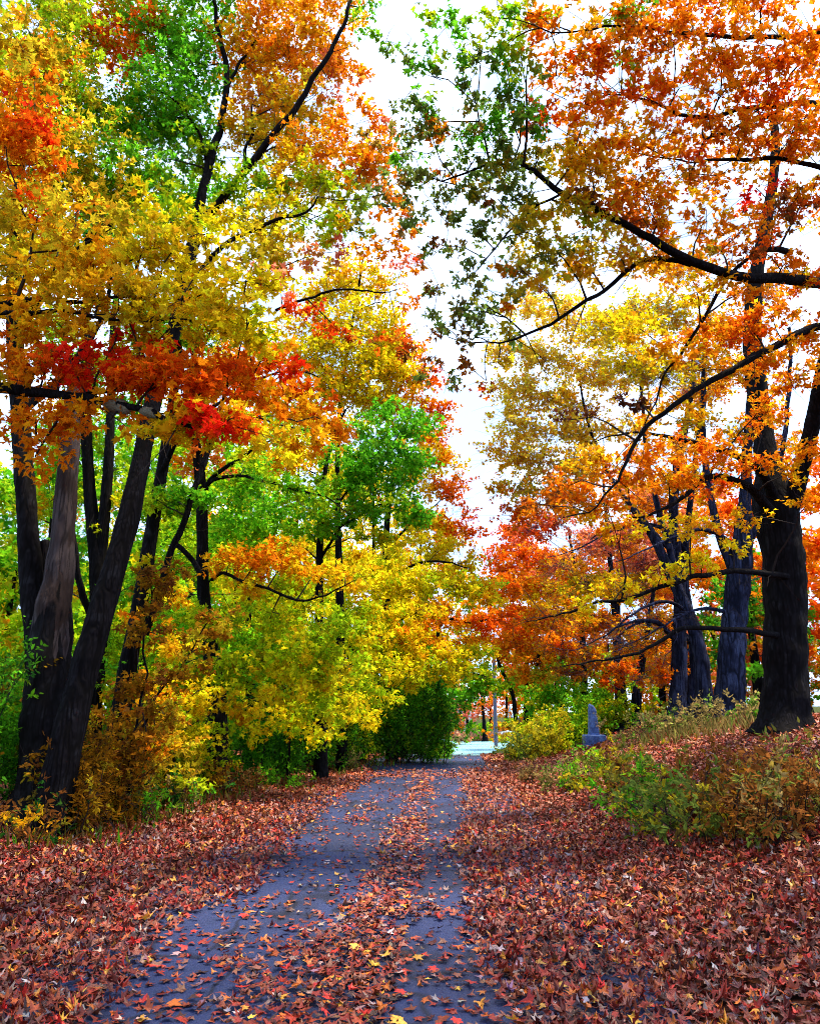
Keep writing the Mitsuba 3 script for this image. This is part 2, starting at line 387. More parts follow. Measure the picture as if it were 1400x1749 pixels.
def tree(name, label, trunks, clumps, seed, group=None, bark='bark', leaf=0.095, lod='auto', single=0, flare=0.5, category='tree', density=1.0, bare=0.0, twig='twig_bark'):
    """trunks: [(part name, material or None, rough, [(u, v, Y, r), ...] or points)]; the first starts on the ground.
    clumps: 'u v Y r colours [amount]; ...' - sprays of foliage, each carried by a branch from the nearest wood."""
    rng = np.random.default_rng(seed)
    key = numbered(name)
    tag(key, label, category, group)
    nodes, nrad, side_twigs = [], [], []
    for k, (part, mat, rough, pts) in enumerate(trunks):
        pp = [np.array(p[:3]) if len(p) == 5 else P(*p[:3]) for p in pts]
        rr = [p[3] for p in pts]
        if k == 0 or part == 'trunk':
            g = pp[0].copy(); g[2] = float(land(g[0], g[1])) - 0.12
            if pp[0][2] > g[2] + 0.3:
                pp.insert(0, g); rr.insert(0, rr[0] * 1.08)
            else:
                pp[0] = g
        big = max(rr) > 0.15
        path, rad = smooth_path(pp, rr, 0.07 if big and pp[0][1] < 18 else 0.2 if big else 0.16)
        if not big:
            kink = np.stack([meshkit.fbm(path * 1.9 + 17 * q, 3, seed + q) for q in range(3)], -1) - 0.5
            path = path + kink * 0.26 * np.minimum(1, 0.016 / np.maximum(rad, 0.004) + 0.12)[:, None] * (np.linspace(0, 1, len(path)) > 0.02)[:, None] * sstep(0, .15, np.linspace(0, 1, len(path)))[:, None]
            path = path + (meshkit.noise(path * 1.7, seed)[:, None] - 0.5) * rng.normal(0, 0.18, 3) * (np.linspace(0, 1, len(path)) * (1 - np.linspace(0, 1, len(path))))[:, None] * 2
        sides = 30 if big and pp[0][1] < 18 else 16 if big else 8 if pp[0][1] < 20 else 6
        v, f = tube(path, rad, sides, rough, seed + k, flare if part == 'trunk' else 0.0)
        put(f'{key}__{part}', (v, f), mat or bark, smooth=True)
        if not big and mat is None and part != 'trunk':
            m = int(len(path) * .16 * 3.2)
            i = rng.integers(2, len(path), m)
            along = unit(path[np.minimum(i + 1, len(path) - 1)] - path[i - 1])
            q = unit(along * .9 + rng.normal(0, .75, (m, 3)))
            ln = .25 + .6 * rng.random((m, 1))
            a0, a1 = path[i], path[i] + q * ln
            side_twigs.append(twig_tubes(a0, a1, rng.normal(0, .05, (m, 3)), np.minimum(rad[i] * .6, .008), rng))
            j = np.repeat(np.arange(m), 2)
            b0 = a0[j] + (a1 - a0)[j] * (.4 + .5 * rng.random((2 * m, 1)))
            side_twigs.append(twig_tubes(b0, b0 + unit(q[j] + rng.normal(0, .7, (2 * m, 3))) * ln[j] * .55, rng.normal(0, .02, (2 * m, 3)), np.full(2 * m, .003), rng, True))
        st = max(1, len(path) // 30)
        lim = 0 if part != 'trunk' else int(len(path) * 0.45)
        if mat is None:
            nodes += list(path[lim::st]); nrad += list(rad[lim::st])
    nodes, nrad = np.array(nodes), np.array(nrad)
    taken = np.zeros(len(nodes))
    lv, tw = [], side_twigs
    spec = []
    for c in clumps.replace('\n', ' ').split(';'):
        c = c.split()
        if not c:
            continue
        world = c[0] == 'w'
        u, v, Y, r = map(float, c[world:4 + world])
        c = c[world:]
        spec.append((np.array([u, v, Y]) if world else P(u, v, Y), r, c[4], float(c[5]) if len(c) > 5 else 1.0))
    extra = trunks[0][4] if len(trunks[0]) > 4 else []
    base = nodes[0]
    spec.sort(key=lambda s: np.linalg.norm(s[0] - base))
    for C, r, code, amount in spec:
        # the branch that carries it
        dist = np.linalg.norm(nodes - C, axis=1) + 1.2 * np.clip(nodes[:, 2] - C[2] + 0.2, 0, None) + 0.8 * (nrad < 0.009) + 0.45 * taken
        i = int(np.argmin(dist))
        A = nodes[i]
        taken[np.linalg.norm(nodes - A, axis=1) < 0.12] += 1
        L = np.linalg.norm(C - A)
        if L > 0.15:
            m = max(5, int(L / 0.22))
            t = np.linspace(0, 1, m)[:, None]
            bend = np.array([0, 0, 0.10 * L]) + rng.normal(0, 0.09 * L, 3)
            path = A + (C - A) * t + bend * 4 * t * (1 - t) * 0.5
            path[1:-1] += rng.normal(0, 0.018 * min(L, 2), (m - 2, 3))
            r0 = min(nrad[i] * 0.8, 0.011 + 0.0085 * L)
            rad = r0 + (0.007 - r0) * t[:, 0] if r0 > 0.007 else np.full(m, r0)
            tw.append(tube(path if C[1] < 14 else path[::2], rad if C[1] < 14 else rad[::2], 5 if C[1] < 14 else 4, cap=False))
            nodes = np.vstack([nodes, path[2:]]); nrad = np.concatenate([nrad, rad[2:]]); taken = np.concatenate([taken, np.zeros(len(path) - 2)])
        # twigs through the clump
        area = 3.0 * r * r
        nl = int(area * 2.2 * density * amount / (0.5 * leaf * leaf))
        nt = max(3, nl // 17)
        E = unit(rng.normal(size=(nt, 3))) * rng.random((nt, 1)) ** (1 / 3) * 1.15
        E[:, 2] *= 0.55
        S = E * (0.15 + 0.3 * rng.random((nt, 1))) + rng.normal(0, 0.1, (nt, 3)) * [1, 1, .5]
        S, E = C + S * r, C + E * r
        sag = rng.normal(0, 0.07 * r, (nt, 3))
        tw.append(twig_tubes(S, E, sag, 0.0022 + 0.0025 * rng.random(nt) + (0.0012 if C[1] > 18 else 0), rng, C[1] > 10))
        if bare:
            nb = int(nt * bare) + 1
            Eb = C + unit(rng.normal(size=(nb, 3))) * [1.5 * r, 1.5 * r, .9 * r]
            tw.append(twig_tubes(C + rng.normal(0, .2 * r, (nb, 3)), Eb, rng.normal(0, .12 * r, (nb, 3)), np.full(nb, 0.006), rng))
        tc = palette(code, nt, rng)
        ti = rng.integers(0, nt, nl)
        t = 0.15 + 0.95 * rng.random((nl, 1)) ** 0.7
        pos = S[ti] + (E[ti] - S[ti]) * t + 4 * t * (1 - t) * sag[ti] * 0.5 + rng.normal(0, 0.55 * leaf, (nl, 3))
        # gaps: drop leaves by a noise through the crown
        keep = meshkit.noise(pos * (1.1 / max(r, 0.3)) + seed, seed) > 0.30
        pos, ti = pos[keep], ti[keep]
        out = E[ti] - S[ti]
        nn = len(pos)
        normal = rng.normal(size=(nn, 3)) * 0.75 + [0, -0.15, 0.55]
        tip = unit(out) * 0.7 + rng.normal(0, .6, (nn, 3)) + [0, 0, -0.55]
        hue = 1 + rng.normal(0, 0.13, (nn, 1)) + np.array([[0.0, 1.0, 0.3]]) * rng.normal(0, 0.16, (nn, 1))
        val = np.exp(rng.normal(0, 0.22, (nn, 1)))
        col = np.clip(tc[ti] * hue * val, 0.005, 0.9)
        size = leaf * (0.72 + 0.65 * rng.random(nn))
        lv.append((pos, normal, tip, size, col))
    if not lv:
        return key
    pos, normal, tip, size, col = (np.concatenate([x[k] for x in lv]) for k in range(5))
    far = np.linalg.norm(pos - cam, axis=1)
    curl = rng.normal(0, 0.35, len(pos))
    order = np.argsort(far / size)
    inview = np.abs(pos[:, 0] / np.maximum(pos[:, 1], .1)) < 0.55
    chosen = np.array([i for i in order if inview[i]][:single], int)
    for i in chosen:
        s = slice(i, i + 1)
        v, f, c = leaf_mesh(HI, pos[s], normal[s], tip[s], size[s], col[s], curl[s], rng)
        put(f'{key}__crown__leaf', (v, f), 'leaf', color=c)
    rest = np.ones(len(pos), bool); rest[chosen] = False
    px = size * F * 0.585 / far
    parts = []
    seen = (np.abs(pos[:, 0]) < .56 * pos[:, 1] + .5) & (pos[:, 1] > 0)
    px = np.where(seen, px, np.minimum(px, 3))
    for tm, m in ((HI, px > 13), (MID, (px <= 13) & (px > 7.6)), (LOW, (px <= 7.6) & (px > 3.5)), (TINY, px <= 3.5)):
        m = m & rest
        parts.append(leaf_mesh(tm, pos[m], normal[m], tip[m], size[m], col[m], curl[m], rng))
    parts = [p for p in parts if len(p[0])]
    v, f = join([p[:2] for p in parts])
    put(f'{key}__crown', (v, f), 'leaf', color=np.vstack([p[2] for p in parts]), kind='stuff')
    N_LEAVES[0] += len(pos)
    put(f'{key}__branches', join(tw), twig, kind='stuff')
    return key


def shrub(name, label, where, r, h, code, seed, leaf=0.06, n=None, group=None, kind=LANCE, category='shrub', droop=0.3, stems=14, dens=1.0, lean=1.0):
    rng = np.random.default_rng(seed)
    key = numbered(name); tag(key, label, category, group)
    base = np.array([where[0], where[1], 0.0])
    A = base + np.column_stack([rng.normal(0, r * .35, stems), rng.normal(0, r * .35, stems), np.zeros(stems)])
    A[:, 2] = land(A[:, 0], A[:, 1]) - 0.03
    E = base + np.column_stack([rng.normal(0, r * .62 * lean, stems), rng.normal(0, r * .62 * lean, stems), np.zeros(stems)])
    E[:, 2] = land(E[:, 0], E[:, 1]) + h * (0.45 + 0.6 * rng.random(stems))
    sag = rng.normal(0, .07 * h, (stems, 3))
    put(f'{key}__stems', twig_tubes(A, E, sag, np.full(stems, 0.006 + 0.003 * h), rng), 'twig_bark', kind='stuff')
    nl = n or int(2.6 * dens * r * h / (leaf * leaf * 0.5) * 1.3)
    nt = max(stems * 2, nl // 14)
    si = rng.integers(0, stems, nt)
    t = 0.18 + 0.85 * rng.random((nt, 1))
    S = A[si] + (E[si] - A[si]) * t + 4 * t * (1 - t) * sag[si] * .5
    Q = S + unit(rng.normal(size=(nt, 3)) + [0, 0, .35]) * (0.16 + 0.16 * r) * (0.5 + rng.random((nt, 1)))
    tc = palette(code, nt, rng)
    put(f'{key}__branches', twig_tubes(S, Q, rng.normal(0, .01, (nt, 3)), np.full(nt, 0.0025), rng, True), 'twig_bark', kind='stuff')
    ti = rng.integers(0, nt, nl); t = rng.random((nl, 1)) * 1.05
    pos = S[ti] + (Q[ti] - S[ti]) * t + rng.normal(0, .25 * leaf, (nl, 3))
    pos[:, 2] = np.maximum(pos[:, 2], land(pos[:, 0], pos[:, 1]) + 0.02)
    normal = rng.normal(size=(nl, 3)) * .8 + [0, -.1, .6]
    tip = unit(Q[ti] - S[ti]) + rng.normal(0, .5, (nl, 3)) - [0, 0, droop]
    col = np.clip(tc[ti] * (1 + rng.normal(0, .14, (nl, 1))) * np.exp(rng.normal(0, .25, (nl, 1))), .004, .9)
    tm = (kind if base[1] < 12.5 else LANCE_LIGHT if kind is LANCE else LOW) if base[1] < 26 else TINY
    v, f, c = leaf_mesh(tm, pos, normal, tip, leaf * (.6 + .8 * rng.random(nl)), col, rng.normal(0, .3, nl), rng)
    put(f'{key}__foliage', (v, f), 'leaf', color=c, kind='stuff')
    N_LEAVES[0] += nl
    return key



# ------------------------------------------------------------------ trees along the left of the lane
W = None
tree('maple_tree', 'old maple with grey barkless upper trunk and broken stub, thickest trunk beside the left verge', [
    ('trunk', 'deadwood', .2, [(82, 1440, 10.9, .46), (84, 1330, 11, .41), (84, 1220, 11, .36), (85, 1130, 11, .31), (90, 1060, 11, .26), (98, 1000, 11, .21), (107, 920, 11, .175), (114, 830, 11, .155), (120, 760, 11, .145), (124, 690, 11, .125), (127, 640, 11, .05)]),
    ('limb', W, .14, [(80, 1170, 11.1, .26), (66, 1060, 11.1, .21), (54, 980, 11.15, .17), (46, 880, 11.2, .15), (36, 740, 11.4, .14), (25, 560, 11.8, .13), (30, 330, 12.2, .10), (60, 120, 12.8, .06)]),
    ('stub', 'bark', .2, [(86, 1120, 11.15, .2), (82, 1030, 11.25, .13), (79, 950, 11.3, .10), (77, 925, 11.3, .08)]),
    ('limb', W, .1, [(30, 560, 11.8, .10), (100, 470, 11, .07), (190, 380, 10.5, .05), (250, 372, 10, .03)]),
    ('limb', W, .1, [(35, 700, 11.4, .09), (110, 640, 12.2, .07), (165, 560, 12.6, .05), (190, 470, 12.8, .03)])],
    '''110 60 12 1.0 yg+oy; 60 110 11.5 .9 oy+o; 130 160 12 1.0 oy+yg; 60 240 11 .9 oy+g; 140 250 11.6 1 oy+g; 200 200 12.4 1.0 g+oy; 90 320 11.5 .9 oy+g+a;
    180 330 11.8 .9 oy+g; 40 30 12 1 yg; 150 -20 12.5 1.1 yg+o; 240 310 12 .8 g+yg; 60 420 11 .8 a+o; 20 330 10 .9 oy+o; 0 200 10 1 o+oy; -40 450 10 1.0 oy+a; -60 100 10 1.2 yg+o''', 11,
    single=0, flare=.35, leaf=.085)

tree('maple_tree', 'leaning dark maple behind the snag, forking high into green and orange crown', [
    ('trunk', W, .14, [(70, 1440, 10.3, 0.255), (104, 1310, 10.3, 0.210), (146, 1140, 10.4, 0.180), (179, 1025, 10.5, 0.168), (214, 905, 10.7, 0.152), (245, 765, 11, 0.132), (270, 650, 11.3, 0.124), (298, 560, 11.6, 0.120), (322, 450, 12, 0.116), (338, 385, 12.2, 0.112)]),
    ('limb', W, .12, [(336, 392, 12.2, 0.088), (352, 300, 12.3, 0.084), (374, 225, 12.5, 0.072), (386, 150, 12.6, 0.060), (377, 60, 12.6, 0.044), (368, -70, 12.8, 0.024)]),
    ('limb', W, .1, [(340, 382, 12.2, 0.080), (372, 348, 12.1, 0.074), (424, 282, 12, 0.068), (484, 210, 11.9, 0.060), (545, 118, 11.8, 0.048), (578, 60, 11.8, 0.040), (600, -40, 11.8, 0.024)]),
    ('limb', W, .1, [(386, 150, 12.6, 0.040), (408, 110, 12.8, 0.028), (440, 60, 13, 0.016)]),
    ('limb', W, .1, [(395, 318, 12, 0.040), (420, 260, 12.4, 0.032), (432, 180, 12.6, 0.016)]),
    ('limb', W, .1, [(352, 300, 12.3, 0.036), (320, 200, 12.4, 0.024), (262, 145, 12, 0.012)]),
    ('limb', W, .1, [(298, 560, 11.6, 0.048), (360, 440, 11.3, 0.040), (420, 395, 11, 0.032), (500, 370, 10.6, 0.024), (545, 335, 10.4, 0.012)])],
    '''195 85 12.6 .75 ro+o; 235 55 12.8 .7 ro+o; 170 55 13 .6 ro+o; 290 60 12.8 .9 g+yg; 330 110 12.8 .8 g; 300 150 12.5 .9 g; 250 200 12.5 .9 g+yg; 330 210 12.6 .7 g+yg; 280 270 12.3 .9 g+yg;
    340 270 12.5 .5 yg+g; 410 100 13.2 .8 a+o; 440 60 13.2 .8 o+a; 480 110 13 .9 o+a; 530 80 13 .8 a+o; 560 140 12.6 .7 o+pk; 500 180 12.6 .8 a+oy; 450 180 13 .8 o+a; 585 110 12.6 .5 o+a;
    410 230 12.8 .6 a+yg; 470 240 12.6 .7 oy+a; 530 250 12 .7 o+a; 590 250 11.6 .6 o+a .8; 640 280 11.2 .5 o+og .6; 560 310 11.6 .6 yg+a; 500 300 11.8 .7 a+yg; 430 320 11.8 .6 yg+g;
    480 360 11.4 .6 y+yg .8; 540 380 11 .6 yg+pk .6; 600 330 11 .5 yg+o .6; 420 380 11.3 .6 y+oy; 460 420 10.8 .6 oy+y; 630 380 10.6 .45 og+o .5; 660 330 10.6 .4 og+o .7; 680 400 10.4 .4 o+og .6; 610 210 11.4 .5 o+a .8; 650 240 11.2 .4 o+og .6; 690 290 10.8 .35 og+o .6; 650 200 11.2 .3 pk+o .4; 620 290 11 .5 o+a .9; 690 350 10.6 .3 o+og .5; 640 430 10.4 .35 o+a .5; 600 390 10.6 .45 yg+a .8;
    350 0 12.8 1 g+yg; 450 -20 13 1 o+a; 550 0 12.6 .9 a+o; 620 20 12.2 .5 g+yg .6; 250 -30 12.8 1 g+ro; 520 440 10.6 .4 pk+y .35; 570 430 10.6 .4 pk+y .35; 470 470 10.4 .4 ro+pk .5''', 12,
    single=0, flare=.3, leaf=.085)

tree('maple_tree', 'roadside maple whose scarlet and orange bough reaches across the view at head height', [
    ('trunk', W, .14, [(-330, 1560, 7.2, .40), (-320, 1200, 7.2, .34), (-290, 900, 7.2, .3), (-260, 700, 7.2, .26), (-240, 480, 7.3, .22), (-220, 200, 7.5, .16)]),
    ('limb', W, .1, [(-262, 720, 7.2, .10), (-120, 670, 7.0, .075), (45, 662, 6.8, .05), (120, 676, 6.7, .042), (180, 690, 6.6, .036), (265, 704, 6.5, .028), (330, 722, 6.4, .02), (400, 730, 6.4, .011)]),
    ('limb', W, .1, [(120, 676, 6.7, .022), (200, 668, 6.8, .018), (290, 640, 6.9, .013), (360, 620, 7, .008)]),
    ('limb', W, .1, [(-250, 560, 7.2, .08), (-80, 520, 7, .05), (45, 515, 6.8, .022), (150, 517, 6.7, .018), (250, 512, 6.7, .012), (350, 500, 6.7, .006)]),
    ('limb', W, .1, [(-80, 522, 7, .03), (45, 531, 6.6, .02), (150, 538, 6.5, .016), (260, 550, 6.5, .011), (350, 552, 6.5, .006)]),
    ('limb', W, .1, [(300, 706, 6.45, .02), (400, 670, 7.4, .016), (470, 640, 8, .012), (540, 650, 8.6, .007)]),
    ('lichen_clump', 'lichen_grey', .5, [(172, 684, 6.62, .03), (185, 689, 6.6, .075), (200, 694, 6.6, .08), (216, 698, 6.55, .05)]),
    ('lichen_clump', 'lichen_grey', .5, [(238, 700, 6.52, .02), (252, 702, 6.5, .05), (266, 706, 6.5, .03)])],
    '''70 640 6.8 .42 o+ro+oy; 60 720 6.7 .36 o+ro; 130 605 6.7 .38 r+ro; 170 630 6.6 .34 r+ro; 240 595 6.7 .3 r+ro; 270 640 6.5 .36 ro+o; 215 650 6.6 .34 ro+o; 130 700 6.6 .32 o+a;
    310 640 6.6 .36 o+ro; 345 670 6.5 .3 ro+r; 365 715 6.4 .30 r+ro; 380 745 6.4 .2 r+ro; 300 715 6.4 .28 a+y; 255 740 6.5 .26 a+y .8; 180 725 6.6 .26 o+a .8; 410 730 6.6 .34 y+a; 390 640 7 .36 ro+o;
    440 680 7.2 .38 o+y; 450 620 7.4 .36 ro+o; 495 640 7.8 .36 ro+r .8; 535 675 8.2 .36 ro+o .8; 490 690 7.8 .36 a+o .8; 460 745 7.2 .34 y+a .8; 520 735 7.8 .36 a+o .7; 565 725 8.2 .3 o+a .6; 60 780 6.8 .3 o+a .6; 75 590 6.9 .3 oy+o .7;
    90 470 6.8 .46 a+oy+y; 160 450 6.8 .46 a+oy; 230 440 6.8 .46 oy+y; 300 420 6.9 .46 y+oy; 370 440 6.8 .44 y+oy; 420 480 6.7 .4 y+oy; 330 490 6.7 .44 y+a; 250 510 6.6 .42 oy+a; 170 520 6.6 .42 a+oy; 90 540 6.6 .4 a+oy+o;
    200 570 6.6 .36 oy+a; 290 560 6.6 .38 y+oy+a; 370 540 6.6 .38 y+oy; 425 550 6.8 .36 y+yg; 450 590 7 .3 y+o .8; 100 400 7 .46 oy+a; 190 390 7.1 .44 oy+yg; 280 370 7.2 .42 yg+y; 350 400 7.1 .38 y+yg; 140 350 7.4 .4 oy+o .7;
    65 200 7 .34 ro+r+o; 60 140 7.2 .36 o+oy; 62 280 7.2 .32 oy+ro .7; 70 355 7 .3 ro+oy .7; 10 250 7 .5 o+ro; -20 600 7 .5 o+ro; -30 380 7 .6 oy+a; -60 500 7 .6 a+oy; 20 60 7.4 .5 oy+o''', 13,
    single=260, leaf=.078, flare=.4, density=.92)

tree('maple_tree', 'slim straight maple with twin stems to the right of the leaning trunk', [
    ('trunk', W, .12, [(190, 1340, 13, 0.194), (203, 1240, 13, 0.166), (218, 1140, 13, 0.148), (236, 1045, 13, 0.130), (255, 930, 13.2, 0.119), (272, 830, 13.4, 0.108), (286, 750, 13.6, 0.101), (300, 640, 13.8, 0.086), (305, 480, 14.2, 0.065), (280, 300, 14.6, 0.040)]),
    ('limb', W, .1, [(248, 1085, 13, 0.058), (275, 1000, 13, 0.060), (302, 915, 13, 0.058), (328, 848, 13, 0.052), (356, 772, 13.1, 0.048), (392, 700, 13.3, 0.032)]),
    ('limb', W, .1, [(275, 810, 13.4, 0.056), (292, 770, 13.2, 0.048), (308, 735, 13, 0.040), (330, 680, 13, 0.024)])],
    '''280 860 13.6 .5 yg+g; 310 840 13.2 .5 g+yg; 340 860 13.2 .4 g+yg; 260 850 12.8 .4 yg+g; 340 700 13.6 .6 o+a; 300 560 14 .8 yg+g; 230 620 14 .8 yg+oy; 330 340 14.4 .9 g+yg; 240 380 14.4 .9 g+oy; 400 620 14 .7 a+y; 380 520 14 .7 yg+y;
    280 960 13.2 .45 y+yg .7; 300 1010 13.2 .5 y+a .7; 255 1050 12.8 .45 a+o .6; 285 1100 12.8 .5 y+a .7; 225 1080 13.4 .35 o+a .5; 240 1170 12.6 .36 da+o .5; 280 1220 12.6 .4 da+y .5; 220 1260 12.4 .36 da+br .5; 310 1270 12.8 .4 oy+a .5; 260 1310 12.4 .36 da+oy .6; 180 1230 12.2 .3 da+br .4; 200 1320 12.2 .36 da+br .6; 320 1330 13 .4 oy+yg .6''', 14, flare=.3)

tree('maple_tree', 'dark crooked maple with short dead stub on its trunk, near the dark bush', [
    ('trunk', W, .14, [(365, 1330, 16, 0.252), (370, 1240, 16, 0.222), (366, 1150, 16, 0.185), (352, 1060, 16, 0.141), (346, 970, 16, 0.126), (345, 880, 16, 0.122), (340, 800, 16, 0.111), (331, 735, 16, 0.096), (330, 620, 16.3, 0.074), (350, 480, 16.6, 0.048)]),
    ('limb', W, .1, [(344, 855, 16, 0.056), (370, 810, 15.8, 0.048), (398, 788, 15.6, 0.040), (425, 772, 15.5, 0.032), (470, 750, 15.5, 0.016)]),
    ('limb', W, .1, [(345, 835, 16, 0.048), (400, 812, 15.6, 0.036), (440, 818, 15.4, 0.032), (500, 832, 15.2, 0.024), (555, 850, 15, 0.016), (600, 880, 15, 0.008)]),
    ('limb', 'bark', .2, [(352, 1010, 16, 0.074), (330, 960, 15.8, 0.063), (312, 938, 15.7, 0.060), (300, 928, 15.7, 0.052)]),
    ('limb', W, .1, [(362, 990, 16, 0.040), (400, 985, 15, 0.032), (440, 1000, 14.6, 0.028), (500, 1020, 14.3, 0.024), (560, 1012, 14, 0.016), (600, 990, 14, 0.010)])],
    '''390 965 15.2 .6 a+o; 440 955 15 .65 o+a; 490 955 14.8 .6 a+o; 540 975 14.6 .55 a+y; 590 985 14.4 .5 y+a; 430 1000 15 .5 a+y .8; 340 790 16.3 .7 o+pk .9; 400 720 16 .7 ro+o; 350 650 16.4 .8 o+a; 420 800 15.8 .6 yg+g .8;
    470 830 15.4 .6 g+yg .8; 530 850 15.4 .6 yg+g; 400 560 16.4 .9 y+yg; 340 1060 15.6 .6 yg+y; 400 1060 15.4 .7 yg+lg+y; 460 1060 15.2 .7 yg+y; 330 1130 15 .6 y+yg .8; 400 1140 15 .65 yg+y; 460 1130 14.8 .7 yg+y+lg; 520 1100 14.6 .7 yg+y; 570 1070 14.6 .6 yg+lg;
    520 1160 14.6 .65 y+yg; 450 1200 14.6 .6 y+yg+a; 580 1140 15 .65 yg+y; 400 1210 15 .5 y+a .7; 560 1210 15 .55 yg+y .8; 290 1190 14.2 .5 a+o .8; 350 1195 14.4 .45 y+a .6; 330 1250 14.4 .5 y+yg .8; 300 1310 14.4 .5 yg+oy .7; 430 1240 15 .5 yg+y .6; 400 1150 15.4 .7 yg+lg; 500 1230 15.4 .6 y+yg .9; 545 1250 16 .5 y+yg .8; 600 1230 17 .6 y+yg .9; 350 1130 16.4 .7 lg+yg; 430 1100 16.6 .8 lg+yg; 300 1060 16.4 .7 lg+yg .9; 520 1050 16.6 .8 yg+y; 480 1010 17 .8 yg+y; 560 1180 17 .8 y+yg; 620 1180 18 .8 yg+y''', 15, flare=.35)

tree('maple_tree', 'forked twin trunk maple seen against the pale sky between the snag and leaning trunk', [
    ('trunk', W, .1, [(150, 1340, 17, 0.272), (160, 1150, 17, 0.230), (168, 985, 17, 0.187), (158, 890, 17, 0.145), (150, 790, 17, 0.128), (146, 640, 17.2, 0.102), (150, 400, 17.5, 0.068)]),
    ('limb', W, .1, [(168, 985, 17, 0.153), (178, 880, 17, 0.128), (186, 780, 17, 0.111), (190, 640, 17.2, 0.085), (215, 420, 17.6, 0.051)]),
    ('limb', W, .1, [(166, 1070, 17, 0.085), (140, 1010, 16.6, 0.076), (128, 930, 16.4, 0.051), (118, 860, 16.4, 0.034)])],
    '''90 800 17 .7 g+yg; 80 860 17 .6 yg+a .8; 130 760 17.4 .7 yg+g; 210 800 17.5 .6 g+yg .7; 220 860 17 .5 yg+y .7; 170 640 17.6 1 g+yg; 110 560 17.6 1 yg+oy; 230 550 17.6 1 g+yg; 180 400 18 1.1 g; 90 420 17.8 1 g+yg; 250 700 17.8 .8 g+yg; 180 920 17.4 .5 y+yg .5;
    100 940 17 .6 g+dg .6; 100 1010 16.8 .5 a+g .6; 215 1010 17 .6 g+yg .9; 260 1000 17.4 .7 g+yg .9; 300 960 17.4 .7 yg+g; 190 1100 17 .6 yg+g; 270 1110 17 .7 yg+lg; 230 1180 16.8 .6 yg+a; 120 700 16.5 .6 a+g .5; 310 900 17.6 .6 yg+g''', 16, flare=.3)

tree('maple_tree', 'golden yellow maple rising to the sky gap behind the scarlet bough', [
    ('trunk', W, .1, [(585, 1310, 21, 0.156), (582, 1150, 21, 0.130), (579, 970, 21, 0.098), (576, 830, 21, 0.078), (580, 700, 21, 0.058), (600, 560, 21, 0.048), (620, 440, 21, 0.024)]),
    ('limb', W, .1, [(470, 530, 15, 0.032), (540, 505, 15, 0.028), (600, 495, 15, 0.024), (640, 497, 15, 0.016), (680, 490, 15, 0.008)]),
    ('limb', W, .1, [(579, 900, 21, 0.048), (640, 840, 20.4, 0.032), (700, 800, 20, 0.016)])],
    '''560 500 21 1.0 y+a; 600 540 20.6 1.1 y; 650 560 20.6 1.0 y; 580 600 20.4 1.2 y; 640 620 20.4 1.2 y; 690 640 20.6 1.0 y+a; 600 670 20.4 1.2 y+a; 660 690 20.6 1.1 y+a+o; 710 700 21 .9 o+y; 540 560 20.6 1.0 a+y; 620 480 21 .9 y+a .8; 560 660 20.6 1.0 y+o;
    590 460 21 .8 a+y .7; 640 500 21 .8 a+y .8; 670 600 21 .9 y+o; 700 590 21 .6 o+ro .6; 720 650 21 .7 ro+o .8; 740 700 21 .6 ro+o .8; 520 610 20.6 1.0 y+o; 500 700 20.4 .9 y+a; 660 480 20.8 .6 a+pk .4; 700 520 20.8 .5 o+pk .4; 690 450 20.6 .5 pk+a .3; 720 440 20.6 .4 pk+ro .3;
    520 530 15 .45 ro+r .6; 555 560 15 .4 ro+r .6; 590 575 15 .3 ro+br .5; 650 590 15 .3 ro+br .3; 680 570 15.4 .35 o+br .4; 480 500 15 .4 pk+ro .4''', 17, leaf=.105)

tree('maple_tree', 'green tiered maple still in summer leaf among the yellow trees', [
    ('trunk', W, .1, [(548, 1310, 18.5, 0.150), (546, 1150, 18.5, 0.120), (545, 1000, 18.5, 0.098), (548, 880, 18.6, 0.075), (560, 780, 18.8, 0.056), (590, 700, 19, 0.032)]),
    ('limb', W, .1, [(546, 960, 18.5, 0.040), (600, 890, 18.4, 0.028), (660, 860, 18.2, 0.020), (710, 850, 18, 0.010)]),
    ('limb', W, .1, [(548, 900, 18.5, 0.036), (610, 820, 18.3, 0.024), (660, 780, 18, 0.012)])],
    '''650 705 18.8 .6 g; 690 725 18 .8 g; 640 745 18 .8 g+yg; 600 770 18 .8 g+lg; 670 780 17.6 .8 g+dg; 710 790 18.4 .55 g; 630 805 17.6 .8 g; 590 820 18.4 .6 g+yg; 680 830 18.2 .6 g; 640 855 17.4 .8 g+yg; 700 870 18 .55 g+dg; 600 875 18.2 .6 g+yg;
    720 885 18 .4 g; 550 830 18.4 .6 yg+g; 560 900 18.2 .6 g+yg; 500 860 17 .8 g+lg; 450 850 16.6 .8 g+lg; 410 830 17.4 .6 g+yg; 420 880 16.4 .75 lg+g; 470 900 17.6 .6 lg+g; 520 900 17.8 .55 yg+g; 390 900 17.2 .5 lg+yg;
    540 770 18.8 .65 a+y; 490 790 18.4 .7 a+y; 550 730 19 .6 a+o; 600 730 19.2 .5 o+y; 450 790 18 .6 y+yg; 430 920 17 .5 yg+lg; 640 920 18 .5 yg+y''', 18, leaf=.1)

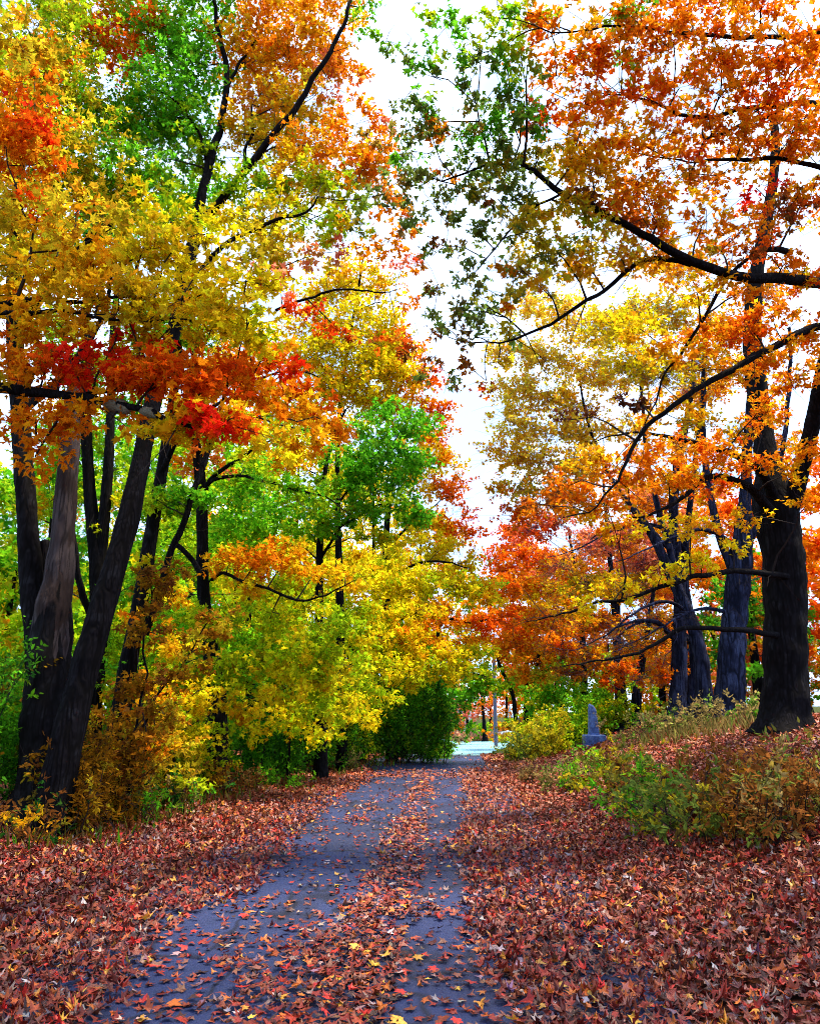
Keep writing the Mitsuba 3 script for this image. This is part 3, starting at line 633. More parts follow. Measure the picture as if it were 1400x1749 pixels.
tree('maple_tree', 'broad lemon yellow maple whose lower boughs hang over the lane with orange tips', [
    ('trunk', W, .1, [(668, 1300, 25, 0.169), (664, 1150, 25, 0.143), (660, 1000, 25, 0.117), (664, 860, 25, 0.091), (690, 740, 25, 0.058), (710, 640, 25, 0.040)]),
    ('limb', W, .1, [(660, 1080, 25, 0.058), (720, 1050, 23.5, 0.056), (790, 1060, 22.5, 0.036), (850, 1062, 22, 0.016)]),
    ('limb', W, .1, [(661, 1000, 25, 0.052), (730, 960, 24, 0.040), (800, 970, 23.5, 0.016)]),
    ('limb', W, .1, [(662, 940, 25, 0.056), (720, 880, 25, 0.032), (770, 850, 25, 0.016)])],
    '''740 740 25 .9 o+ro; 750 790 25 .9 y+o; 720 830 25 .9 a+y; 770 830 25 .8 o+ro .9; 770 880 25 .8 ro+o; 730 900 25 .9 y+a; 790 910 25 .7 ro+o .8; 700 940 24.6 .9 y; 750 940 24.6 .9 y+a; 790 960 24.4 .8 y+a; 660 960 24 .9 y+yg; 630 1000 23 .9 y+yg; 690 1000 23.6 1 y;
    750 1000 23.4 1 y+yg; 810 1005 23.4 .8 y+a; 840 1025 23.2 .5 y+o; 600 1040 22 .8 yg+y; 660 1050 22.6 .9 y+yg; 720 1040 22.6 .9 y; 780 1045 22.6 .8 a+o; 830 1060 22.2 .6 ro+o; 770 1075 22.4 .7 o+ro; 720 1080 22.2 .7 o+y; 800 1090 22.4 .6 a+o .8; 680 1100 22 .9 y+a; 740 1110 22 .9 y+a;
    620 1090 21.4 .8 y+yg; 640 1140 21 .8 y+yg; 700 1150 21.4 .8 y+yg; 600 1150 20.4 .7 y+yg; 760 1140 22 .8 y+yg; 790 1120 22.4 .6 yg+y; 610 1200 20 .6 y+yg; 560 950 22 .8 y+yg; 600 960 22 .7 y+a; 720 760 25 .8 y+a; 690 800 25 .8 y+yg''', 19, leaf=.11)

tree('maple_tree', 'green crowned maple beyond the yellow one, dark beneath and arching to the lane', [
    ('trunk', W, .1, [(742, 1290, 31, 0.140), (742, 1200, 31, 0.119), (745, 1120, 31, 0.091), (760, 1030, 31, 0.056)]),
    ('limb', W, .1, [(743, 1180, 31, 0.056), (790, 1150, 30.5, 0.040), (830, 1160, 30, 0.016)])],
    '''740 1160 31 1 g+yg; 790 1150 31 1 yg+g; 820 1170 30.5 .7 yg+g; 830 1150 30.5 .6 yg+y .8; 700 1190 29 1 g+yg; 760 1200 30 1 g+dg; 800 1190 30.5 .8 g+yg .8; 720 1240 28 .9 dg+g; 750 1230 29 .7 dg+g; 690 1240 27 .9 g+dg; 840 1180 30.5 .4 g+yg .6; 770 1100 31.5 1 y+yg; 820 1110 31.5 .8 y+g;
    800 1020 32 1 y+g; 830 1000 32 .8 g+ro; 720 1100 31 1 yg+y''', 20, leaf=.13)

# ------------------------------------------------------------------ trees along the right of the lane
tree('maple_tree', 'huge dark trunked maple at the top of the right bank with orange crown overhead', [
    ('trunk', W, .16, [(1340, 1262, 15, .52), (1340, 1200, 15, .42), (1340, 1100, 15, .39), (1340, 1000, 15, .39), (1332, 920, 15, .40), (1322, 860, 15, .42), (1312, 800, 15, .26), (1303, 740, 15.1, .20), (1292, 660, 15.2, .21), (1284, 560, 15.3, .18), (1300, 420, 15.4, .14), (1320, 200, 15.6, .09)]),
    ('limb', W, .14, [(1342, 880, 14.9, .22), (1372, 790, 14.4, .15), (1400, 660, 13.6, .14), (1430, 520, 12.6, .13), (1455, 380, 11.6, .11), (1465, 200, 11, .08)]),
    ('limb', W, .12, [(1430, 490, 12.2, .10), (1400, 481, 11.2, .095), (1345, 478, 10.2, .08), (1270, 472, 9.8, .07), (1200, 456, 9.5, .062), (1100, 402, 9.3, .052), (1000, 350, 9.1, .043), (930, 308, 9, .036), (878, 275, 9, .026), (800, 289, 9, .014), (720, 303, 9, .006)]),
    ('limb', W, .1, [(1425, 560, 12, .07), (1345, 577, 11.2, .06), (1250, 630, 10.8, .05), (1150, 690, 10.5, .038), (1080, 760, 10.4, .028), (1040, 840, 10.3, .016), (960, 890, 10.3, .006)]),
    ('limb', W, .1, [(1180, 452, 9.5, .035), (1095, 450, 9.5, .032), (1025, 498, 9.5, .028), (960, 545, 9.5, .023), (895, 578, 9.5, .017), (830, 586, 9.5, .011), (762, 575, 9.5, .006)]),
    ('limb', W, .1, [(1345, 430, 10.4, .05), (1270, 445, 10.2, .03), (1200, 540, 10.4, .026), (1140, 640, 10.6, .018), (1095, 740, 10.8, .008)]),
    ('limb', W, .1, [(1450, 260, 10.8, .06), (1345, 172, 9.4, .04), (1270, 182, 9.2, .034), (1180, 196, 9, .026), (1100, 175, 9, .016), (1000, 150, 9, .006)]),
    ('limb', W, .1, [(1455, 300, 11, .06), (1345, 274, 9.6, .032), (1270, 270, 9.4, .026), (1190, 278, 9.2, .016), (1080, 240, 9, .006)]),
    ('limb', W, .1, [(1345, 177, 9.4, .03), (1260, 215, 9.2, .024), (1200, 250, 9, .018), (1180, 310, 9, .01)]),
    ('limb', W, .1, [(1345, 985, 14.7, .07), (1270, 976, 14, .055), (1190, 982, 13.4, .045), (1100, 1012, 13, .035), (1000, 1042, 12.6, .022), (900, 1062, 12.3, .008)]),
    ('limb', W, .1, [(1330, 1085, 14.8, .06), (1250, 1078, 14, .05), (1150, 1086, 13.4, .035), (1050, 1120, 13, .02), (960, 1140, 12.6, .008)]),
    ('limb', W, .12, [(1320, 880, 14.8, .12), (1285, 840, 14.2, .09), (1230, 810, 13.6, .06), (1160, 850, 13, .04), (1080, 880, 12.6, .015)]),
    ('limb', W, .12, [(1322, 860, 14.8, .11), (1280, 790, 14, .08), (1200, 760, 13.2, .05), (1110, 740, 12.6, .025), (1000, 765, 12.2, .008)]),
    ('limb', W, .1, [(960, 330, 9, .018), (900, 370, 9, .014), (840, 430, 9, .01), (790, 480, 9, .005)]),
    ('limb', W, .1, [(1470, 100, 10.6, .06), (1345, 60, 9, .035), (1200, 60, 8.6, .025), (1050, 40, 8.4, .015), (900, 60, 8.2, .008), (800, 95, 8.2, .005)])],
    '''1000 90 8.6 .45 o+ro+a; 950 130 8.8 .4 o+ro+a; 1070 80 8.6 .5 o+a+ro; 1150 70 8.5 .5 o+a+ro; 1230 80 8.5 .5 o+a+ro; 1310 90 8.6 .5 o+ro+a; 1000 170 8.8 .5 o+ro+a; 1080 160 8.8 .5 o+ro+g; 1160 150 8.8 .5 o+ro+a; 1240 150 8.8 .5 o+a+ro; 1320 170 9 .5 ro+a; 1050 30 8.6 .6 o+g; 1180 10 8.6 .6 o+ro+a; 1300 10 8.6 .6 o+a+ro; 950 50 8.5 .4 o+ro+a .8; 930 190 8.9 .4 ro+og .8;
    990 240 9 .45 a+o; 1060 240 9 .5 o+a; 1130 230 9 .5 o+a+ro; 1200 220 9 .45 o+a; 1270 230 9.2 .5 o+a; 1335 250 9.4 .45 o+ro+a; 1020 310 9.1 .5 a+o; 1090 310 9.2 .5 o+a; 1160 300 9.2 .45 o+a+ro; 1230 300 9.3 .45 o+a+ro; 1290 320 9.5 .4 r+o .6; 980 280 9 .4 a+y;
    960 350 9.1 .42 oy+a; 1010 390 9.2 .45 oy+a+g; 1070 380 9.3 .45 o+br; 1130 370 9.3 .45 o+a+ro; 1200 380 9.4 .4 o+a .9; 1280 380 9.6 .4 o+a+ro .7; 1335 360 9.8 .45 br+ro; 1060 440 9.5 .42 a+oy; 1130 440 9.6 .45 a+o; 1220 420 9.8 .4 o+oy .8; 1300 430 10 .4 ro+br .8; 1340 450 10 .3 o+ro+a .8; 1010 340 9.1 .4 br+o .7;
    950 430 9.3 .42 oy+og; 1000 450 9.4 .42 a+oy; 890 330 9 .36 og+oy .9; 920 270 9 .36 oy+og .9; 870 390 9 .34 oy+og .8; 910 400 9.1 .38 oy+a .9; 850 340 9 .3 og+br .7; 840 440 9.1 .34 og+oy .8; 890 460 9.2 .36 oy+og+o .8; 800 470 9.1 .3 og+br .6; 930 490 9.3 .36 oy+a .8;
    860 250 8.9 .36 og+g .9; 810 270 9 .36 og+g .8; 760 290 9 .34 og+o .7; 720 310 9 .3 og+br .6; 830 220 8.8 .34 g+og .9; 780 225 8.8 .32 og+o .9; 740 240 8.8 .3 og+o .8; 890 210 8.8 .34 g+og .9; 720 200 8.7 .28 og+o .6; 700 260 9 .28 og+g .6; 690 330 9 .26 og+o .5; 700 370 9 .26 og+br .5; 740 350 9 .24 og .4; 780 330 9 .24 og+br .4;
    690 90 8.4 .26 og+g .6; 720 110 8.3 .24 g+og .5; 780 85 8.3 .3 g+yg .6; 820 110 8.3 .32 og+g .6; 860 90 8.3 .3 yg+g .6; 800 150 8.5 .3 og+g .6; 850 160 8.5 .3 og+g .7; 900 110 8.4 .3 yg+og .6; 660 70 8.4 .22 g+yg .4; 760 40 8.2 .36 g+yg .7; 850 30 8.2 .36 yg+g .7; 900 20 8.3 .4 yg+o .7;
    760 420 9.2 .28 og+br .7; 720 440 9.2 .22 og+o .5; 790 530 9.4 .26 og+br .7; 750 490 9.3 .22 og+br .5; 830 520 9.4 .28 og+oy .8; 870 500 9.3 .32 oy+og+o .9; 810 390 9.1 .28 og+oy .8; 760 370 9.1 .24 og+br .6; 860 300 9 .34 og+oy; 800 330 9 .28 og+oy .8; 740 200 8.7 .28 g+og .8; 700 160 8.6 .24 og+g .6; 690 230 8.8 .22 og+o .5; 870 180 8.7 .34 og+g .7; 890 80 8.4 .3 yg+o .6; 740 130 8.4 .26 g+yg .5; 690 600 9.6 .2 br+o .5; 770 650 9.7 .2 og+br .5; 850 620 9.7 .24 oy+o .6;
    760 570 9.5 .26 og+br .6; 810 575 9.5 .28 og+br .7; 740 610 9.6 .26 br+og .6; 790 620 9.6 .24 br+o .6; 870 560 9.5 .28 oy+og .6; 740 540 9.5 .2 og .5; 690 590 9.6 .24 br+ro .5; 830 650 9.7 .2 br+ro .4; 720 650 9.7 .2 og+br .4;
    1190 500 10 .4 a+y .8; 1260 500 10 .4 o+a .8; 1320 540 11 .4 o+ro+a; 1280 560 11 .45 o+ro+a; 1200 570 10.6 .45 o+a+ro; 1140 600 10.6 .45 a+o; 1090 560 10.4 .42 y+a; 1062 688 10.5 .2 b .9; 1085 682 10.5 .16 b .8; 1000 708 10.6 .16 b .8; 960 715 10.8 .13 b .7; 1240 640 11 .4 o+a .7; 1180 690 10.8 .36 a+o .7; 1310 620 11.2 .36 o+a+ro .6;
    1100 780 12 .5 o+a; 1170 770 12.6 .5 o+a+ro; 1230 770 13 .5 o+ro+a; 1290 790 13.5 .45 o+ro+a .8; 1140 820 12.6 .5 o+a; 1210 830 13.4 .5 ro+a; 1060 810 12 .5 o+a; 1010 790 12 .5 a+oy; 960 830 11.6 .45 o+br; 1030 860 11.6 .45 o+a; 920 860 11.4 .4 o+br .9; 1270 880 14 .4 a+o .7; 1180 900 13 .4 a+y .6; 1060 910 12.4 .4 a+o .6;
    1300 730 14 .45 o+a+ro .5; 1110 900 12.6 .4 y+a .7; 1250 940 13.8 .35 y+a .6; 1200 960 13.4 .4 y+a .8; 1130 985 13 .4 y+a .7; 1060 1010 12.8 .4 y+a .7; 980 1040 12.5 .4 a+y .7; 1310 700 13 .45 o+a; 1355 650 12 .45 o+a+ro; 1375 760 13 .45 o+a; 1340 810 13.4 .4 a+o .8; 1385 560 11.6 .5 o+a+ro; 1290 610 12 .4 o+a; 1370 470 10.4 .4 o+ro+a; 1380 860 13.6 .4 o+a .6; 1350 570 11 .4 o+a .8; 1385 330 9.8 .45 o+ro+a; 1385 200 9.2 .5 o+ro+a; 1390 80 8.6 .5 o+ro+a; 1240 560 11.4 .45 a+o; 1120 700 11.4 .4 a+o .7; 1450 100 10 .8 o+ro+a; 1460 350 11 .8 o+a+ro; 1480 600 12 .8 o+a+ro; 1430 250 9.5 .6 o+a+ro''', 31,
    single=260, leaf=.078, flare=.42, bare=.15, density=.8)

tree('maple_tree', 'bluish grey old maple with broken burled top just behind the huge dark trunk', [
    ('trunk', W, .22, [(1246, 1240, 22, 0.474), (1246, 1190, 22, 0.407), (1250, 1110, 22, 0.370), (1257, 1030, 22, 0.340), (1264, 965, 22, 0.340), (1268, 910, 22, 0.266), (1272, 850, 22, 0.178), (1278, 740, 22, 0.148), (1290, 600, 22, 0.111), (1300, 420, 22, 0.059)]),
    ('limb', W, .14, [(1262, 1000, 22, 0.148), (1225, 900, 22, 0.118), (1205, 800, 22, 0.096), (1200, 680, 22, 0.074), (1210, 520, 22, 0.048)]),
    ('limb', W, .14, [(1275, 930, 22, 0.118), (1310, 860, 22, 0.089), (1340, 740, 22, 0.074), (1350, 560, 22, 0.048)]),
    ('limb', W, .1, [(1258, 940, 22, 0.074), (1190, 905, 21, 0.056), (1120, 930, 20.4, 0.032), (1050, 960, 20, 0.012)]),
    ('limb', W, .1, [(1250, 1050, 22, 0.059), (1200, 1040, 21.6, 0.048), (1130, 1070, 21, 0.024), (1050, 1110, 20.6, 0.010)])],
    '''1230 560 22 1 o+a; 1290 640 22 .9 o+ro .7; 1200 620 22 1 a+o .8; 1260 740 22 .8 a+o .6; 1330 760 22 .8 o+a .6; 1180 720 21.6 .8 a+y .7; 1130 640 21.4 1 y+a; 1080 620 21 1 y+a; 1150 540 22 1 y+a; 1090 530 21.6 1 y+a; 1040 560 21 1 y+a; 1210 900 21.6 .6 o+a .5; 1300 500 22 1 o+a .7; 1170 460 22 1 a+o; 1320 880 22 .5 o+ro .5; 1320 980 22 .6 ro+o .6''', 32, bark='old_bark', twig='old_twig_bark', leaf=.105, flare=.35, bare=1.0)

tree('maple_tree', 'thick bluish maple leaning away to the lane, third along the right bank', [
    ('trunk', W, .2, [(1205, 1250, 24, 0.299), (1202, 1190, 24, 0.258), (1196, 1120, 24, 0.231), (1176, 1050, 24, 0.204), (1142, 975, 24, 0.170), (1108, 905, 24, 0.136), (1065, 850, 24, 0.088), (1020, 770, 24, 0.054), (990, 650, 24, 0.032)]),
    ('limb', W, .14, [(1160, 1010, 24, 0.116), (1135, 910, 24, 0.102), (1112, 820, 24, 0.082), (1100, 730, 24, 0.061), (1090, 600, 24, 0.040)]),
    ('limb', W, .12, [(1110, 905, 24, 0.061), (1060, 900, 23.4, 0.048), (1000, 930, 23, 0.024), (940, 950, 22.6, 0.010)]),
    ('limb', W, .12, [(1176, 1050, 24, 0.061), (1120, 1030, 23.4, 0.048), (1040, 1080, 23, 0.024), (960, 1110, 22.6, 0.010)])],
    '''900 530 24 .9 gy+a .8; 950 530 24 1.1 gy+a; 1000 560 24 1.1 gy+a; 880 600 24 .9 gy+a; 930 610 24 1.1 gy; 990 630 24 1.1 gy+a; 1050 650 24 1 gy+a; 880 660 24 .9 gy+a; 930 680 24 1.1 gy+a; 980 700 24 1 a+gy; 890 730 24 1 gy+a; 950 740 24 1.1 gy+a; 1010 740 24 1 gy+a; 1080 730 24 .9 a+gy .8; 860 700 24 .7 gy+a .8;
    870 780 24 .9 a+gy; 920 790 24 1 gy+a; 980 800 24 1 gy+o; 890 830 24 .9 oy+o; 940 850 24 1 a+o; 1000 860 24 .9 a+o; 880 880 24 .8 ro+o; 850 600 24 .6 gy+a .7; 845 660 24 .5 gy+a .6; 840 760 24 .5 a+gy .6; 850 840 24 .5 a+o .6; 1150 760 24 .8 a+o .6; 1060 560 24 1 gy+a''', 33, bark='old_bark', twig='old_twig_bark', leaf=.105, flare=.35, bare=.4, density=.85)

for q, (u0, Y0, r0, lab) in enumerate([(1158, 25.5, .40, 'fourth bluish trunk along the right bank, straight, mottled with pale lichen'), (1182, 26.5, .27, 'slim bluish trunk squeezed between two thick ones on the right bank')]):
    tree('maple_tree', lab, [
        ('trunk', W, .18, [(u0 - 4, 1252, Y0, r0 * .72), (u0, 1180, Y0, r0 * .66), (u0 + 2, 1090, Y0, r0 * .6), (u0 + 2 - 14 * q, 1000, Y0, r0 * .5), (u0 - 8, 900, Y0, r0 * .42), (u0 + 10, 740, Y0, r0 * .3), (u0 + 20, 560, Y0, r0 * .15)]),
        ('limb', W, .1, [(u0, 1100, Y0, .1), (u0 - 50, 1060, Y0 - .8, .07), (u0 - 130, 1090, Y0 - 1.5, .02)]),
        ('limb', W, .1, [(u0, 960, Y0, .1), (u0 - 60, 900, Y0 - .6, .07), (u0 - 150, 920, Y0 - 1.2, .02)])],
        f'''{u0-60} 960 {Y0} .8 pk+o .8; {u0-100} 1000 {Y0-.6} .8 a+y .8; {u0-40} 1060 {Y0-.5} .6 o+a .7; {u0-90} 1100 {Y0-.6} .7 o+a .8; {u0-30} 1150 {Y0} .5 o+ro .8; {u0-70} 1160 {Y0} .5 o+a .6; {u0-120} 920 {Y0} .9 pk+o .8; {u0} 820 {Y0} .9 a+o .6; {u0-60} 860 {Y0} .8 o+pk .7; {u0+30} 660 {Y0} 1 a+o .8''', 34 + q, bark='old_bark', twig='old_twig_bark', leaf=.105, bare=1.8)

tree('maple_tree', 'double trunked maple standing behind the grassy strip to the right of the monument', [
    ('trunk', W, .18, [(1062, 1252, 31, 0.269), (1060, 1200, 31, 0.230), (1056, 1130, 31, 0.192), (1050, 1050, 31, 0.141), (1040, 940, 31, 0.090), (1030, 820, 31, 0.051)]),
    ('limb', W, .14, [(1084, 1250, 31, 0.230), (1087, 1190, 31, 0.205), (1094, 1140, 31, 0.154), (1108, 1060, 31, 0.102), (1120, 950, 31, 0.058)])],
    '''1000 930 31 1.1 pk+o; 1050 920 31 1.1 o+pk; 960 970 31 1.1 a+o; 1000 1000 31 1.1 y+a; 1050 1000 31 1 a+o; 1100 960 31 1 o+pk .8; 960 1040 30.5 1 a+o; 1010 1060 30.5 1 o+a; 1060 1070 30.5 .9 o+a; 1110 1040 31 .9 a+o .8; 960 1100 30 .9 o+ro; 1010 1120 30 .9 o+a; 1060 1140 30 .8 o+ro; 1110 1110 30.5 .8 o+a .8; 980 1150 30 .7 o+br; 1040 1165 30 .6 o+ro .7; 1100 1170 30.5 .6 o+a; 1140 1150 31 .6 o+ro .7; 910 900 31 1 ro+pk; 950 890 31 1 pk+o; 1110 1210 31 .5 y+a .6; 1170 1180 31 .6 a+g .7''',
    36, bark='old_bark', twig='old_twig_bark', leaf=.125, bare=1.8, density=.9)

tree('maple_tree', 'thin dark maple just behind the monument with orange and russet boughs', [
    ('trunk', W, .14, [(998, 1250, 37, 0.196), (997, 1180, 37, 0.175), (995, 1100, 37, 0.140), (985, 1000, 37, 0.091), (970, 900, 37, 0.056)])],
    '''900 950 37 1.2 ro+o; 940 960 37 1.2 o+a; 880 1000 37 1.2 o+ro; 930 1010 37 1.2 a+y; 980 1010 37 1.1 a+o; 870 1050 37 1.1 ro+o; 920 1060 37 1.2 o+a; 970 1070 37 1.1 o+a; 880 1100 37 1 o+ro; 930 1110 37 1.1 a+o; 980 1110 37 1 o+br; 930 1150 37 .9 oy+g; 980 1170 37 .9 g+yg; 1020 1190 37 .8 g+yg; 900 1150 37 .8 o+oy; 860 1100 37 .7 o+ro .8; 1030 1140 37 .8 o+br''', 37, leaf=.14, bare=.4)

for q, (u0, Y0, lab) in enumerate([(884, 47, 'slender curved trunk leaning to the lane, first of three beyond the roadside bush'), (899, 50, 'straight thin dark trunk between two others beyond the roadside bush'), (910, 49, 'stout reddish dark trunk last of three beyond the roadside bush')]):
    x = [(-8, -20, -36), (0, 0, 2), (0, 4, 10)][q]
    tree('maple_tree', lab, [('trunk', W, .12, [(u0, 1262, Y0, .15 + .1 * (q == 2)), (u0 - 2 + x[0] * .3, 1220, Y0, .14 + .08 * (q == 2)), (u0 + x[0], 1190, Y0, .12), (u0 + x[1], 1160, Y0, .1), (u0 + x[2], 1110, Y0, .09)])],
         ['840 1140 47 1.1 yg+g .6; 855 1170 47 1 yg+g .7; 870 1120 47 1.2 o+oy; 835 1100 47 1.1 o+a .7; 870 1060 47 1.4 ro+o; 860 980 47 1.6 ro+o; 890 930 47 1.6 ro+pk; 850 1020 47 1.3 ro+g; 850 950 47 1.1 ro+o .8; 875 905 47 1.2 ro+pk .8',
          '900 1150 50 1.2 oy+o; 880 1180 50 .9 yg+o .8; 915 1110 50 1.4 o+a; 920 1040 50 1.8 a+o; 930 970 50 1.8 o+pk; 910 1080 50 1.4 ro+o',
          '930 1160 49 1.2 o+a; 940 1200 49 1.1 g+yg; 950 1130 49 1.4 o+br; 960 1070 49 1.8 o+a; 970 1190 49 1.2 yg+g; 990 1120 49 1.5 g+o'][q], 38 + q, leaf=.17, bare=.3)

# ------------------------------------------------------------------ the wood behind on both sides
def wood(u, Y, h, r, code, seed, label, n=22, group=None, lo=.18, leaf=.19):
    rng = np.random.default_rng(seed)
    b = on_land(u, Y)
    W3 = lambda x, y, z, rr: (x, y, z, rr, 0)
    s = rng.normal(0, .25, 2)
    tr = [W3(b[0], b[1], b[2], .2 + .012 * h), W3(b[0] + s[0] * .4, b[1], b[2] + h * .3, .16), W3(b[0] + s[0], b[1] + s[1], b[2] + h * .6, .11), W3(b[0] + s[0] * 1.6, b[1], b[2] + h * .93, .04)]
    out = []
    for i in range(n):
        d = unit(rng.normal(size=3)) * rng.random() ** .4
        z = lo + (1 - lo) * (0.5 + .5 * d[2])
        p = b + [s[0] + d[0] * r * (1.15 - .5 * z), s[1] + d[1] * r * (1.15 - .5 * z), z * h]
        w = p - cam
        k = float(w @ fwd)
        out.append(f'{CX + F * w[0] / k:.1f} {CY - F * float(w @ up_) / k:.1f} {p[1]:.2f} {r*.34:.2f} {code}')
    return tree('maple_tree', label, [('trunk', None, .1, [np.array(q[:3]).tolist() + [q[3], 0] for q in tr])], ';'.join(out), seed, group, leaf=leaf, density=.62)


G1, G2 = 'maples of the wood behind the left trunks', 'maples of the wood behind the right bank'
for k, (u, Y, h, r, code, lab) in enumerate([
    (60, 27, 13, 4, 'g+yg+y', 'green and yellow maple deep in the wood behind the snag'), (250, 26, 12, 3.6, 'yg+g', 'yellow green maple deep in the wood behind the slim twin stems'),
    (400, 29, 14, 4, 'lg+yg+y', 'bright lime maple in the wood left of the golden maple'), (480, 36, 15, 4, 'y+yg', 'tall yellow maple in the wood behind the green tiered one'),
    (150, 38, 14, 4.5, 'g+y+o', 'mixed green and orange maple far back in the left wood'), (330, 42, 15, 4.5, 'y+o+g', 'yellow and orange maple far back behind the crooked trunk'), (560, 42, 17, 4.5, 'y+a', 'tall amber maple rising behind the golden one'),
    (640, 40, 15, 4, 'y+yg+o', 'yellow maple deep behind the lemon yellow boughs'), (700, 46, 15, 4, 'y+o+ro', 'orange tipped maple last on the left before the lane opens')]):
    wood(u, Y, h, r, code, 60 + k, lab, group=G1)
for k, (u, Y, h, r, code, lab) in enumerate([
    (1340, 30, 11, 3.2, 'ro+o', 'red orange maple glowing behind the huge right trunk'), (1180, 36, 13, 4, 'o+a+pk', 'orange maple filling the gaps between the bluish trunks'), (1060, 44, 13, 4, 'o+pk+a', 'pinkish orange maple behind the double trunk'),
    (1300, 44, 12, 4, 'o+ro+g', 'orange and green maple farthest up the right bank'), (960, 52, 13, 4, 'o+ro', 'deep orange maple behind the thin trunk by the monument'), (900, 60, 13, 3.4, 'ro+o+a', 'red tinged maple closing the right side of the lane')]):
    wood(u, Y, h, r, code, 80 + k, lab, group=G2)

G3 = 'young maples filling the wood edge behind the verge'
for k, (u, Y, h, r, code, lab) in enumerate([
    (60, 19, 5, 2.2, 'yg+g+a', 'young green and amber maple between snag and left edge'), (230, 20, 5, 2.2, 'lg+yg+y', 'young lime maple seen between leaning trunk and slim stems'), (310, 22, 5.5, 2.4, 'y+yg+lg', 'young yellow maple left of the crooked trunk'), (430, 21, 5, 2.2, 'y+yg', 'young lemon maple right of the crooked trunk'),
    (520, 23, 5, 2.2, 'yg+y+g', 'young yellow green maple behind the dark verge bushes'), (140, 24, 6, 2.6, 'g+yg', 'young green maple behind the leaning trunk'), (610, 25, 5, 2.2, 'yg+y', 'young maple under the lemon yellow boughs'), (680, 28, 5, 2, 'g+yg', 'young green maple behind the crest bushes'),
    (370, 30, 6, 3, 'lg+yg', 'bright green young maple in the gap past the crooked trunk'), (270, 33, 6, 3, 'yg+lg', 'pale green young maple deep between the left trunks'), (-20, 24, 6, 3, 'g+a', 'young maple beyond the left edge of the snag'), (480, 33, 6, 3, 'y+yg', 'young yellow maple deep behind the verge')]):
    wood(u, Y, h, r, code, 300 + k, lab, n=24, group=G3, lo=.05, leaf=.16)
for k, (u, Y, h, r, code, lab) in enumerate([
    (1130, 38, 5, 2.6, 'a+yg+o', 'low amber maple behind the row of bluish trunks'), (1040, 42, 5, 2.8, 'yg+y+g', 'low yellow green maple behind the monument'), (1300, 27, 5, 2.2, 'g+dg+o', 'low green maple behind the huge right trunk'), (1250, 36, 6, 3, 'pk+o+g', 'low pinkish maple between burled and huge trunks'), (960, 46, 5, 2.6, 'g+yg+oy', 'low green maple behind the lime bushes'), (1190, 46, 6, 3, 'o+a', 'low orange maple far up the right bank'), (1380, 36, 7, 3, 'o+g', 'low maple beyond the right edge')]):
    wood(u, Y, h, r, code, 330 + k, lab, n=22, group='low maples behind the right bank', lo=.05, leaf=.16)

# unseen trees added behind the camera, crowns over the lane to shade the foreground
for k, (x, y, lab) in enumerate([(-5.2, -1.5, 'unseen maple added for shade behind the viewer on the left verge'), (5.6, -2.5, 'unseen maple added for shade behind the viewer on the right bank')]):
    rng = np.random.default_rng(700 + k)
    z = float(land(x, y))
    tr = [(x, y, z, .42, 0), (x, y, z + 3, .34, 0), (x + .3, y + .3, z + 6, .24, 0), (x, y + .5, z + 10, .1, 0)]
    c = []
    for i in range(60 - 14 * k):
        px_, py_ = x * .6 + rng.uniform(-4.2, 4.2), rng.uniform(-4.5, 7.0)
        low = 2.9 + 1.12 * max(py_ + 1.2, 1.5) + 1.2
        c.append(f'w {px_:.2f} {py_:.2f} {max(low, 7) + rng.random() * 2.6:.2f} 1.25 o+a+y .34')
    tree('maple_tree', lab, [('trunk', None, .14, [list(q) for q in tr])], ';'.join(c), 710 + k, leaf=.42)


for k, (u, Y, h, r, code, lab) in enumerate([(-160, 25, 11, 4, 'g+yg+y', 'green maple outside the left edge, first in the wood'), (-330, 19, 10, 3.6, 'yg+a', 'amber maple outside the left edge, nearer the viewer'), (-100, 34, 13, 4.5, 'yg+y', 'yellow maple outside the left edge, deep in the wood'), (-500, 26, 12, 4.5, 'g+yg', 'green maple far outside the left edge'),
    (1560, 24, 11, 4, 'o+ro', 'orange maple outside the right edge behind the bank'), (1700, 32, 12, 4.5, 'o+a', 'amber maple outside the right edge, deep in the wood')]):
    wood(u, Y, h, r, code, 360 + k, lab, n=24, group='maples just outside the view', lo=.06, leaf=.24)

# ------------------------------------------------------------------ shrubs and saplings
def S(u, v, name, label, r, h, code, seed, **kw):
    return shrub(name, label, hit(u, v), r, h, code, seed, **kw)


